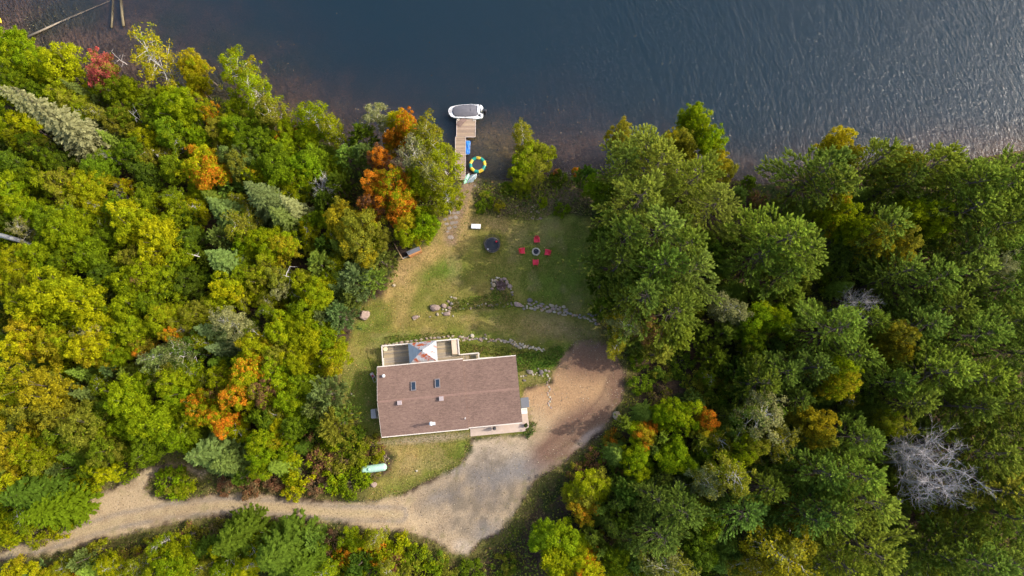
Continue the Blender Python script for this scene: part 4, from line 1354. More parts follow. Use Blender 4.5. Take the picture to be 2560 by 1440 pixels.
om.prism([(q[0] - .22, q[1] - .12), (q[0] + .22, q[1] - .13), (q[0] + .22, q[1] + .13), (q[0] - .22, q[1] + .12)], 1.12, 1.22, scale0=1.1)
oo = om.build("outboard_motor", mat_plain("black_cowling", (.028, .03, .036), .3, .2, 3, spec=.6), boat, bevel=.04)
MB().box((q[0] + .02, q[1], .1), (.24, .12, 1.2)).build("outboard_leg", DARKM, oo)

# pedal float with a blue tarp
bq = at(1169, 368.5, WATER_Z + .3)
bf = thing("tarped_boat", "small float wrapped in a bright blue tarp beside the dock", "boat", (bq[0], bq[1], WATER_Z), RAD(-2))
ro = lambda w, l, r: [(sx * (w - r) + r * math.cos(a), sy * (l - r) + r * math.sin(a)) for sx, sy, a0 in ((1, 1, 0), (-1, 1, 90), (-1, -1, 180), (1, -1, 270)) for a in (RAD(a0), RAD(a0 + 30), RAD(a0 + 60), RAD(a0 + 90))]
MB().prism(ro(.40, 1.08, .2), -.15, .22, scale0=.85).build("hull", mat_plain("pale_blue_rim", (.36, .50, .66), .4, .08), bf)
tv, tf = [], []
BLUE = mat_plain("blue_tarp", (.025, .19, .62), .4, .15, 2, spec=.5)
for j in range(17):
    for i in range(9):
        u, v = i / 8 - .5, j / 16 - .5
        fold = .05 * math.sin(9 * (u + v * 1.1)) + .025 * math.sin(17 * u - 5 * v)
        tv.append((u * .74, v * 2.04, .24 + (.13 + fold) * (1 - (2 * u) ** 2) * (1 - (2 * v) ** 4)))
for j in range(16):
    for i in range(8):
        a = j * 9 + i; tf.append((a, a + 1, a + 10, a + 9))
MB().add(tv, tf).build("tarp", BLUE, bf, smooth=True)

# inflatable trampoline
ft = at(1194, 411.5, WATER_Z + .3)
fl = thing("water_trampoline", "round yellow and green inflatable water trampoline", "water trampoline", (ft[0], ft[1], WATER_Z))
YEL = mat_plain("yellow_vinyl", (.72, .48, .035), .35, .08, 2, spec=.5)
GRN = mat_plain("teal_green_vinyl", (.015, .27, .20), .35, .08, 2, spec=.5)
TR_, TT = 1.08, .26
for k in range(10):
    a0, a1 = RAD(64 + 36 * k), RAD(64 + 36 * (k + 1))
    b = MB(); vs, fs = [], []
    for i in range(3):
        a = a0 + (a1 - a0) * i / 2
        rad = TR_ / 1.0 if i != 1 else TR_ * math.cos(RAD(18)) * 1.02
        for m_ in range(12):
            t = 2 * math.pi * m_ / 12
            tt = TT * (1.0 if i == 1 else .95)
            r = rad + tt * math.cos(t)
            vs.append((r * math.cos(a), r * math.sin(a), .22 + tt * math.sin(t)))
    for i in range(2):
        for m_ in range(12):
            p0, p1 = i * 12 + m_, i * 12 + (m_ + 1) % 12
            fs.append((p0, p0 + 12, p1 + 12, p1))
    b.add(vs, fs)
    b.build("tube_segment", YEL if k % 2 == 0 else GRN, fl, smooth=True)
MB().lathe([(.01, .30), (.84, .30), (.84, .27), (.01, .27)], 30).build("mat", mat_plain("dark_mat", (.035, .038, .05), .8, .1), fl)
for k in range(3):
    a = RAD(295 + k * 7)
    MB().box((1.12 * math.cos(a), 1.12 * math.sin(a), .475), (.05, .17, .012), rz=a).build("handle", DARKM, fl)

# kayak and canoe pulled up at the shore
def hull_boat(name, label, cat, p0, p1, w, mat, rimmat, h=.3):
    p0, p1 = np.array(p0), np.array(p1)
    L_ = np.linalg.norm((p1 - p0)[:2]) / 2
    t = thing(name, label, cat, (p0 + p1) / 2, math.atan2(p1[1] - p0[1], p1[0] - p0[0]))
    vs, fs = [], []
    ns_, nr = 13, 9
    for i in range(ns_):
        u = 2 * i / (ns_ - 1) - 1
        hw = w / 2 * max(.03, (1 - abs(u) ** 2.4))
        for k in range(nr):
            a = math.pi * k / (nr - 1)
            vs.append((u * L_, hw * math.cos(a), .08 + h * math.sin(a) * max(.3, 1 - abs(u) ** 3)))
    for i in range(ns_ - 1):
        for k in range(nr - 1):
            a = i * nr + k; fs.append((a, a + nr, a + nr + 1, a + 1))
    MB().add(vs, fs).build("hull", mat, t, smooth=True)
    MB().tube([(2 * i / 12 * L_ - L_, 0, .1 + h * max(.3, 1 - abs(2 * i / 12 - 1) ** 3)) for i in range(13)], .03, 5).build("keel_line", rimmat, t)
    for s in (-1, 1):
        MB().tube([((2 * i / 12 - 1) * L_, s * w / 2 * max(.03, 1 - abs(2 * i / 12 - 1) ** 2.4), .08) for i in range(13)], .03, 5).build("gunwale", rimmat, t)
    return t
zs = -4.75
hull_boat("kayak", "mint green kayak lying on the shore under the trees", "kayak", ground(1173, 436), ground(1158, 462), .62, mat_plain("mint_plastic", (.30, .70, .42), .4, .08), WHITE)
hull_boat("canoe", "overturned grey-blue canoe on the shore beside the mint kayak", "canoe", ground(1192, 437), ground(1164, 459), .95, mat_plain("grey_blue_hull", (.19, .25, .265), .6, .25, 3), GALV, .34)
yk = at(2, 49, WATER_Z + .2)
hull_boat("kayak", "yellow kayak at the far left shore corner", "kayak", yk + np.array((.15, -.55, -.1)), yk + np.array((-1.6, 1.0, -.1)), .85, mat_plain("yellow_plastic", (.75, .60, .04), .35, .08), YEL)

# sunken and stranded logs
def log(p, rad, label, mat=BARKW, name="fallen_log"):
    pts = [at(x, y, z) for x, y, z in p]
    t = thing(name, label, "log", pts[0])
    b = MB().tube([tuple(q - pts[0]) for q in pts], rad, 8)
    o = b.build("trunk", mat, t, smooth=True)
    for k in range(4):
        q = pts[1] * (1 - k / 4) + pts[-1] * (k / 4) - pts[0]
        b = MB().tube([tuple(q), tuple(q + np.array((random.uniform(-.5, .5), random.uniform(.1, .6), .1)))], [.035, .012], 4)
        b.build("branch_stub", mat, t)
WETW = mat_plain("wet_wood", (.15, .12, .065), .6, .3, 4)
log([(72, 91, WATER_Z + .3), (118, 70, WATER_Z + .02), (180, 42, WATER_Z - .22), (280, 0, WATER_Z - .8)], [.17, .15, .12, .06], "long pale log slanting from the left shore into the water", mat_plain("drift_wood", (.30, .245, .18), .8, .3, 3))
log([(279, 70, WATER_Z - .05), (281, 45, WATER_Z - .14), (283, -12, WATER_Z - .3)], [.17, .19, .17], "left one of two upright sunken logs at the top edge of the lake", WETW)
log([(309, 66, WATER_Z - .02), (306, 38, WATER_Z - .12), (301, -12, WATER_Z - .3)], [.22, .26, .22], "right one of two upright sunken logs at the top edge of the lake", WETW)
log([(0, 588, 2.5), (45, 600, 1.9), (98, 618, 1.2)], [.34, .31, .22], "thick pale barkless trunk at the left picture edge", BARKW)
log([(160, 928, 3.0), (182, 934, 2.6), (212, 942, 2.2)], [.16, .14, .1], "short grey log glimpsed between yellow crowns on the left", BARKG)
log([(378, 372, 2.2), (395, 390, 1.5), (412, 408, .6)], [.14, .12, .08], "slim leaning bare pole below the small yellow tree", BARKW)
log([(985, 1412, .6), (972, 1428, .45), (955, 1446, .3)], [.13, .12, .09], "broken pale log among the bushes at the bottom edge", BARKW)
log([(450, 628, 4), (470, 634, 3.4), (500, 642, 2.8)], [.12, .1, .06], "bleached leaning branchy stem right of the yellow-green crowns", BARKW)

# floating leaves and weed on the shallows, fallen leaves on the grass
def scatter_cards(name, pts, size, cols, seed, flat=True, mat=None, tilt=.3):
    r = np.random.RandomState(seed)
    n = len(pts)
    a = r.uniform(0, 6.283, n)
    U = np.stack([np.cos(a), np.sin(a), r.normal(0, tilt, n)], 1); U /= np.linalg.norm(U, axis=1)[:, None]
    Nn = np.stack([r.normal(0, tilt, n), r.normal(0, tilt, n), np.ones(n)], 1)
    s = r.uniform(size[0], size[1], n)
    cols = np.array(cols)[r.randint(0, len(cols), n)]
    me = cards_mesh(name, pts, U, Nn, s, s * r.uniform(.5, .8, n), np.stack([r.rand(n), r.rand(n), r.rand(n)], 1), cols)
    return tag(mesh_obj(name, me, mat or LEAFSTUFF), kind='stuff')

# ================================================================ FOLIAGE
def norm(a): return a / np.maximum(np.linalg.norm(a, axis=-1, keepdims=True), 1e-9)
def cards_mesh(name, C, U, Nn, Ln, Wd, leaf, soilc=None):
    """many small folded diamond leaves, one mesh"""
    U = norm(U); V = norm(np.cross(Nn, U)); Wn = np.cross(U, V)
    L_ = (Ln / 2)[:, None]; W_ = (Wd / 2)[:, None]
    lift = Wn * W_ * .35
    P = np.stack([C - U * L_, C + V * W_ + lift, C + U * L_, C - V * W_ + lift], 1).reshape(-1, 3)
    n = len(C)
    me = bpy.data.meshes.new(name)
    me.vertices.add(4 * n); me.vertices.foreach_set("co", P.astype(np.float32).ravel())
    me.loops.add(4 * n); me.loops.foreach_set("vertex_index", np.arange(4 * n, dtype=np.int32))
    me.polygons.add(n); me.polygons.foreach_set("loop_start", np.arange(0, 4 * n, 4, dtype=np.int32))
    a = me.attributes.new("leaf", 'FLOAT_COLOR', 'FACE')
    a.data.foreach_set("color", np.concatenate([leaf, np.ones((n, 1))], 1).astype(np.float32).ravel())
    if soilc is not None:
        a = me.attributes.new("soil", 'FLOAT_COLOR', 'FACE')
        a.data.foreach_set("color", np.concatenate([soilc, np.ones((n, 1))], 1).astype(np.float32).ravel())
    me.update(calc_edges=True)
    return me

class Cards:
    def __init__(s): s.C, s.U, s.N, s.L, s.W, s.A = [], [], [], [], [], []
    def add(s, C, U, Nn, L_, W_, A):
        s.C.append(C); s.U.append(U); s.N.append(Nn); s.L.append(L_); s.W.append(W_); s.A.append(A)
    def mesh(s, name, mat):
        c = np.concatenate
        me = cards_mesh(name, c(s.C), c(s.U), c(s.N), c(s.L), c(s.W), c(s.A))
        me.materials.append(mat)
        return me

def clump(cd, r, c, rc, out, m, Lr, g, flat=.75, spread=.9, wr=.5):
    d = norm(r.normal(size=(m, 3)) + spread * out + np.array((0, 0, .45)))
    pos = c + d * (rc * r.uniform(.25, 1.18, m) ** .8)[:, None] * np.array((1, 1, flat))
    nn = norm(d * .6 + r.normal(size=(m, 3)) * .45 + np.array((0, 0, .55)))
    u = np.cross(nn, r.normal(size=(m, 3))) + d * r.uniform(0, 1.1, m)[:, None]
    L_ = r.uniform(*Lr, m)
    A = np.stack([np.clip(r.rand(m) * .8 + .1 + .1 * r.normal(), 0, 1), np.clip(g + .12 * r.normal(size=m), 0, 1), r.rand(m)], 1)
    cd.add(pos, u, nn, L_, L_ * wr, A)

def limbs(b, r, base, targets, r0, wig=.25):
    for t in targets:
        t = np.array(t); base_ = np.array(base)
        m_ = (base_ + t) / 2 + r.normal(size=3) * wig
        m_[2] -= .1 * np.linalg.norm(t - base_)
        b.tube([tuple(base_), tuple(m_), tuple(t)], [r0, r0 * .6, r0 * .2], 5)

def trunk_mb(r, h, r0, lean=.25):
    p = [np.array((0, 0, -.6))]
    for i in range(1, 5):
        p.append(np.array((r.normal() * lean * i / 4, r.normal() * lean * i / 4, h * i / 4)))
    return p, MB().tube([tuple(q) for q in p], [r0 * 1.25, r0, r0 * .8, r0 * .55, r0 * .15], 7)

NOM = {'maple': (3.2, 11.0, .66), 'birch': (3.0, 12.0, .62), 'spruce': (2.3, 12.0, .45), 'pine': (4.4, 17.0, .66), 'dead': (3.0, 11.0, .72), 'bush': (1.5, 1.9, .5), 'cedar': (2.4, 8.0, .5)}

def make_maple(seed, dens=1.0, big=False):
    r = np.random.RandomState(seed)
    R_, H_ = NOM['maple'][:2]
    p, tb = trunk_mb(r, 8.5, .17)
    cd = Cards(); tg = []
    ph = r.uniform(0, 6.28, 3)
    nl = r.randint(6, 11)
    for l in range(nl):
        a0 = l * 2 * math.pi / (nl - 1) + r.normal() * .3
        off = 0 if l == nl - 1 else R_ * r.uniform(.36, .80)
        lc_ = np.array((off * math.cos(a0), off * math.sin(a0), (7.9 if off == 0 else r.uniform(4.4, 7.6))))
        lr = R_ * (.50 if off == 0 else r.uniform(.24, .50)); lh = r.uniform(2.2, 3.4)
        g0 = np.clip(.5 + .33 * r.normal(), .05, .95)
        nc = int(13 * (lr / 1.6) ** 1.3) + 5
        for i in range(nc):
            z = 1 - 1.5 * (i + .5) / nc
            az = i * 2.39996 + r.normal() * .35
            q = math.sqrt(max(0, 1 - z * z))
            d = np.array((q * math.cos(az), q * math.sin(az), z))
            c = lc_ + d * np.array((lr, lr, lh)) * (r.uniform(.55, 1.0) if r.rand() < .8 else r.uniform(1.0, 1.3))
            rc = r.uniform(.26, .66)
            g = np.clip(g0 + .16 * r.normal(), 0.02, .98)
            out = norm(d + .5 * norm(c - np.array((0, 0, 5.5))))
            clump(cd, r, c, rc * 1.12, out, int(150 * dens * (rc / .55) ** 1.5), (.15, .36), g, spread=.5, wr=.46)
            if i % 5 == 0: tg.append(c)
    m = 700
    d = norm(r.normal(size=(m, 3)))
    pos = d * r.uniform(.2, .75, m)[:, None] * np.array((R_, R_, 3.6)) + np.array((0, 0, 6.6))
    cd.add(pos, r.normal(size=(m, 3)), r.normal(size=(m, 3)) + np.array((0, 0, .8)), r.uniform(.3, .5, m), r.uniform(.2, .32, m), np.stack([r.rand(m), r.rand(m), r.rand(m)], 1))
    limbs(tb, r, p[2], tg, .08)
    return dict(trunk=(tb.mesh("trunk"), BARK), crown=(cd.mesh("crown", LEAF), None))

def make_birch(seed, bare=.35):
    r = np.random.RandomState(seed)
    R_, H_ = NOM['birch'][:2]
    p, tb = trunk_mb(r, 11.0, .14, .35)
    bb = MB(); cd = Cards()
    nb = 30
    for i in range(nb):
        t = .32 + .66 * i / nb
        base = p[0] + (p[4] - p[0]) * t; base[2] = 11.0 * t
        az = i * 2.4 + r.normal() * .3
        ln = R_ * (1.05 - .55 * max(0, t - .5) / .5) * r.uniform(.75, 1.15) * (.75 + .35 * math.sin(2 * az + seed))
        up = r.uniform(.35, .8)
        d = norm(np.array((math.cos(az), math.sin(az), up)))
        e1 = base + d * ln * .55 + r.normal(size=3) * .12
        e2 = base + d * ln + np.array((0, 0, -.12 * ln)) + r.normal(size=3) * .2
        bb.tube([tuple(base), tuple(e1), tuple(e2)], [.055, .032, .012], 4)
        g0 = r.rand()
        for s in range(3):
            q = e1 + (e2 - e1) * r.uniform(.1, .9)
            e3 = q + (d * .6 + r.normal(size=3) * .6) * r.uniform(.5, .9)
            bb.tube([tuple(q), tuple(e3)], [.022, .008], 3)
            rc = r.uniform(.4, .72)
            g = np.clip(.6 * g0 + .4 * r.rand(), .02, .98)
            clump(cd, r, e3, rc, d, int(r.uniform(30, 62) * (1.2 - bare)), (.2, .36), g, flat=.85, spread=.5)
        clump(cd, r, e2, r.uniform(.4, .75), d, int(52 * (1.2 - bare)), (.2, .36), g0 * .9 + .05, flat=.85, spread=.4)
    return dict(trunk=(tb.mesh("trunk"), BARKW), branches=(bb.mesh("branches"), BARKW), crown=(cd.mesh("crown", LEAF), None))

def make_spruce(seed):
    r = np.random.RandomState(seed)
    R_, H_ = NOM['spruce'][:2]
    tb = MB().tube([(0, 0, -.6), (0, 0, 5), (0, 0, H_)], [.19, .13, .02], 6)
    cd = Cards()
    nw = 24
    for w in range(nw):
        t = w / (nw - 1)
        z = .7 + (H_ - .9) * t
        ln0 = R_ * (1 - t) ** .82 * 1.05 + .10
        nb = max(5, int(13 * (1 - t) + 4))
        for k in range(nb):
            az = 2 * math.pi * k / nb + w * 1.7 + r.normal() * .12
            ln = ln0 * r.uniform(.78, 1.14)
            m = max(6, int(ln * 17))
            s = np.sort(r.uniform(.12, 1, m))
            ca, sa = math.cos(az), math.sin(az)
            side = r.choice([-1, 1], m) * r.uniform(0, .32, m) * (1.05 - s * .75) * min(1.2, ln)
            zz = z - .42 * ln * s + .26 * ln * s ** 3 + r.normal(0, .04, m)
            C = np.stack([ca * ln * s - sa * side, sa * ln * s + ca * side, zz], 1)
            U = np.stack([ca - sa * np.sign(side) * .75, sa + ca * np.sign(side) * .75, np.full(m, -.12)], 1) + r.normal(0, .18, (m, 3))
            Nn = np.stack([.35 * np.full(m, ca), .35 * np.full(m, sa), np.ones(m)], 1) + r.normal(0, .4, (m, 3))
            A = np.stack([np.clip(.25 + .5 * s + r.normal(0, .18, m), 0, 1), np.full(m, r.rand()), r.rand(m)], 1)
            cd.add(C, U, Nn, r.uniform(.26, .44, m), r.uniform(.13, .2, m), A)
    m = 26
    zz = r.uniform(H_ - 1.0, H_ + .25, m); a = r.uniform(0, 6.28, m); rr = (H_ + .3 - zz) * .16
    cd.add(np.stack([rr * np.cos(a), rr * np.sin(a), zz], 1), np.stack([np.cos(a) * .5, np.sin(a) * .5, np.ones(m)], 1), r.normal(size=(m, 3)), r.uniform(.25, .4, m), np.full(m, .13), np.stack([r.rand(m), r.rand(m), r.rand(m)], 1))
    return dict(trunk=(tb.mesh("trunk"), BARK), crown=(cd.mesh("crown", LEAF), None))

def plume(cd, r, base, d, ln, g, m=24, wide=.26, Lr=(.32, .52)):
    s = r.uniform(0, 1, m)
    sd = norm(r.normal(size=(m, 3)))
    sd = sd - (sd @ d)[:, None] * d
    rad = wide * (1 - .65 * s) * r.uniform(.3, 1, m)
    C = base + d * (ln * s)[:, None] + sd * rad[:, None]
    U = d + sd * .75 + r.normal(size=(m, 3)) * .15 + np.array((0, 0, .22))
    Nn = sd * .5 + np.array((0, 0, .7)) + r.normal(size=(m, 3)) * .3
    L_ = r.uniform(*Lr, m)
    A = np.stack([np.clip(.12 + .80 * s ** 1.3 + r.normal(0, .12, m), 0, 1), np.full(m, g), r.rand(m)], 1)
    cd.add(C, U, Nn, L_, L_ * .36, A)

def make_pine(seed):
    r = np.random.RandomState(seed)
    R_, H_ = NOM['pine'][:2]
    p, tb = trunk_mb(r, H_ - .8, .27, .3)
    cd = Cards(); lb = MB()
    nl = 34
    ph = r.uniform(0, 6.28, 2)
    for i in range(nl):
        t = i / (nl - 1)
        z = 5.5 + (H_ - 6.2) * t
        az = i * 2.4 + r.normal() * .35
        prof = (1 - max(0, t - .3) / .78) ** .8 * (.8 + .4 * r.rand())
        ln = R_ * prof * (1 + .22 * math.sin(2 * az + ph[0]) + .14 * math.sin(3 * az + ph[1])) + .35
        base = np.array((0, 0, z)); rise = .10 + .5 * t
        d = norm(np.array((math.cos(az), math.sin(az), rise)))
        tip = base + d * ln
        lb.tube([tuple(base), tuple(base + d * ln * .5 + np.array((0, 0, -.12))), tuple(tip)], [.06, .04, .012], 4)
        side = np.array((-math.sin(az), math.cos(az), 0))
        g = r.rand()
        nb = max(4, int(ln * 3.4))
        for k in range(nb):
            s = .28 + .72 * (k + r.rand() * .6) / nb
            sg = 1 if k % 2 else -1
            off = side * sg * r.uniform(.15, .85) * (1.15 - s) * min(1.9, ln * .5)
            b0 = base + d * ln * s + off + np.array((0, 0, r.uniform(-.12, .18)))
            dd = norm(d + side * sg * r.uniform(.2, .85) + np.array((0, 0, r.uniform(.05, .5))))
            plume(cd, r, b0, dd, r.uniform(.6, 1.15), np.clip(g + r.normal() * .2, 0, 1), m=r.randint(26, 38), wide=.24, Lr=(.26, .46))
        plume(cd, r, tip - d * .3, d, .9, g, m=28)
    for k in range(10):
        a = k * 2.4; d = norm(np.array((math.cos(a) * .6, math.sin(a) * .6, 1)))
        plume(cd, r, np.array((0, 0, H_ - 1.2 + .08 * k)), d, .9, r.rand(), m=24)
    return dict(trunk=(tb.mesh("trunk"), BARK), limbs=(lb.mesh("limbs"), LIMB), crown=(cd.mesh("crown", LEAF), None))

def make_cedar(seed):
    r = np.random.RandomState(seed)
    R_, H_ = NOM['cedar'][:2]
    tb = MB().tube([(0, 0, -.6), (0, 0, 4), (0, 0, H_ - .3)], [.17, .12, .02], 6)
    cd = Cards()
    for i in range(150):
        t = r.rand() ** .8
        z = .8 + (H_ - 1.4) * t
        az = r.uniform(0, 6.28)
        ln = R_ * (1 - t ** 2.2) ** .7 * r.uniform(.45, 1.05) + .15
        d = norm(np.array((math.cos(az), math.sin(az), .35 + .5 * t)))
        plume(cd, r, np.array((0, 0, z)) + d * max(0, ln - .5), d, r.uniform(.5, .85), r.rand(), m=27, wide=.34, Lr=(.26, .44))
    for k in range(5):
        plume(cd, r, np.array((0, 0, H_ - 1.2 + k * .15)), norm(np.array((math.cos(k * 2.4) * .4, math.sin(k * 2.4) * .4, 1))), .7, r.rand(), m=24)
    return dict(trunk=(tb.mesh("trunk"), BARK), crown=(cd.mesh("crown", LEAF), None))

def make_dead(seed, fine=True):
    r = np.random.RandomState(seed)
    R_, H_ = NOM['dead'][:2]
    p, tb = trunk_mb(r, H_ - 2.0, .16, .35)
    bb = MB()
    def grow(q, d, ln, rad, lvl):
        n = 3
        pts = [q]
        for i in range(n):
            d = norm(d + r.normal(size=3) * .16 + np.array((0, 0, .05)))
            pts.append(pts[-1] + d * ln / n)
        bb.tube([tuple(x) for x in pts], [rad, rad * .75, rad * .5, rad * .2], 4 if lvl < 2 else 3)
        if lvl < (3 if fine else 2):
            for k in range((9 if lvl == 2 else 7) if fine else 3):
                b_ = pts[1 + r.randint(0, 3)]
                dd = norm(d * .9 + r.normal(size=3) * .65)
                grow(b_, dd, ln * r.uniform(.40, .66), max(rad * .45, .009), lvl + 1)
    nb = 17 if fine else 5
    for i in range(nb):
        t = .35 + .62 * i / nb
        q = p[0] + (p[4] - p[0]) * t; q[2] = (H_ - 2) * t
        a = i * 2.4 + r.normal() * .3
        grow(q, norm(np.array((math.cos(a), math.sin(a), r.uniform(.3, .9)))), R_ * r.uniform(.75, 1.1) * (1.1 - .4 * t), .042 if fine else .085, 1)
    return dict(trunk=(tb.mesh("trunk"), BARKG), branches=(bb.mesh("branches"), BARKG))

def make_bush(seed):
    r = np.random.RandomState(seed)
    R_, H_ = NOM['bush'][:2]
    cd = Cards(); tb = MB()
    for i in range(26):
        az = r.uniform(0, 6.28); q = R_ * math.sqrt(r.rand()) * .95
        h = H_ * (1 - .55 * (q / R_) ** 2) * r.uniform(.45, .95)
        c = np.array((q * math.cos(az), q * math.sin(az), h))
        clump(cd, r, c, r.uniform(.3, .52), norm(c), 58, (.16, .32), np.clip(r.rand(), .02, .98), flat=.9, spread=.4, wr=.5)
        if i % 3 == 0: tb.tube([(0, 0, -.3), tuple(c * .5), tuple(c)], [.04, .025, .01], 4)
    return dict(stems=(tb.mesh("stems"), BARK), crown=(cd.mesh("crown", LEAF), None))

PROTO = {'maple': [make_maple(100 + i) for i in range(9)], 'birch': [make_birch(200 + i, .12 + .1 * (i % 3)) for i in range(6)],
         'thinbirch': [make_birch(260 + i, .7) for i in range(3)],
         'spruce': [make_spruce(300 + i) for i in range(5)], 'pine': [make_pine(400 + i) for i in range(7)], 'cedar': [make_cedar(450 + i) for i in range(4)],
         'dead': [make_dead(500 + i) for i in range(3)], 'snag': [make_dead(560 + i, False) for i in range(3)], 'bush': [make_bush(600 + i) for i in range(6)]}
NOM['thinbirch'] = NOM['birch']; NOM['snag'] = NOM['dead']
C_ = {  # leaf colours (what the leaves themselves have)
 'green': (.160, .225, .010), 'dark': (.112, .172, .016), 'lime': (.280, .325, .008), 'bright': (.210, .300, .008), 'yellow': (.40, .385, .008), 'gold': (.38, .310, .014),
 'orange': (.60, .235, .018), 'olive': (.255, .250, .024), 'pine': (.245, .315, .040), 'palepine': (.33, .365, .050), 'darkpine': (.20, .275, .040),
 'spruce': (.185, .240, .055), 'blue': (.180, .240, .080), 'pink': (.56, .140, .120), 'grey': (.43, .385, .365), 'white': (.50, .46, .42), 'greygreen': (.245, .250, .088),
 'rust': (.25, .125, .060), 'brown': (.22, .155, .070), 'sage': (.31, .305, .120)}
CW = {'green': 'mid green', 'dark': 'dark green', 'lime': 'yellow-green', 'bright': 'bright green', 'yellow': 'yellow', 'gold': 'golden', 'orange': 'orange', 'olive': 'olive', 'pine': 'green',
      'palepine': 'pale green', 'darkpine': 'dark green', 'spruce': 'grey-green', 'blue': 'blue-green', 'pink': 'pink-red', 'grey': 'grey', 'white': 'white', 'greygreen': 'greyish green', 'rust': 'rust-brown', 'brown': 'brown', 'sage': 'pale sage'}
KN = {'maple': ('maple_tree', 'broadleaf tree', 'tree'), 'birch': ('birch_tree', 'birch', 'tree'), 'thinbirch': ('birch_tree', 'thin birch', 'tree'), 'spruce': ('spruce_tree', 'pointed spruce', 'tree'),
      'pine': ('pine_tree', 'feathery pine', 'tree'), 'cedar': ('cedar_tree', 'rounded cedar', 'tree'), 'dead': ('dead_tree', 'leafless twiggy tree', 'dead tree'), 'snag': ('dead_tree', 'bare forked snag', 'dead tree'), 'bush': ('bush', 'bush', 'bush')}

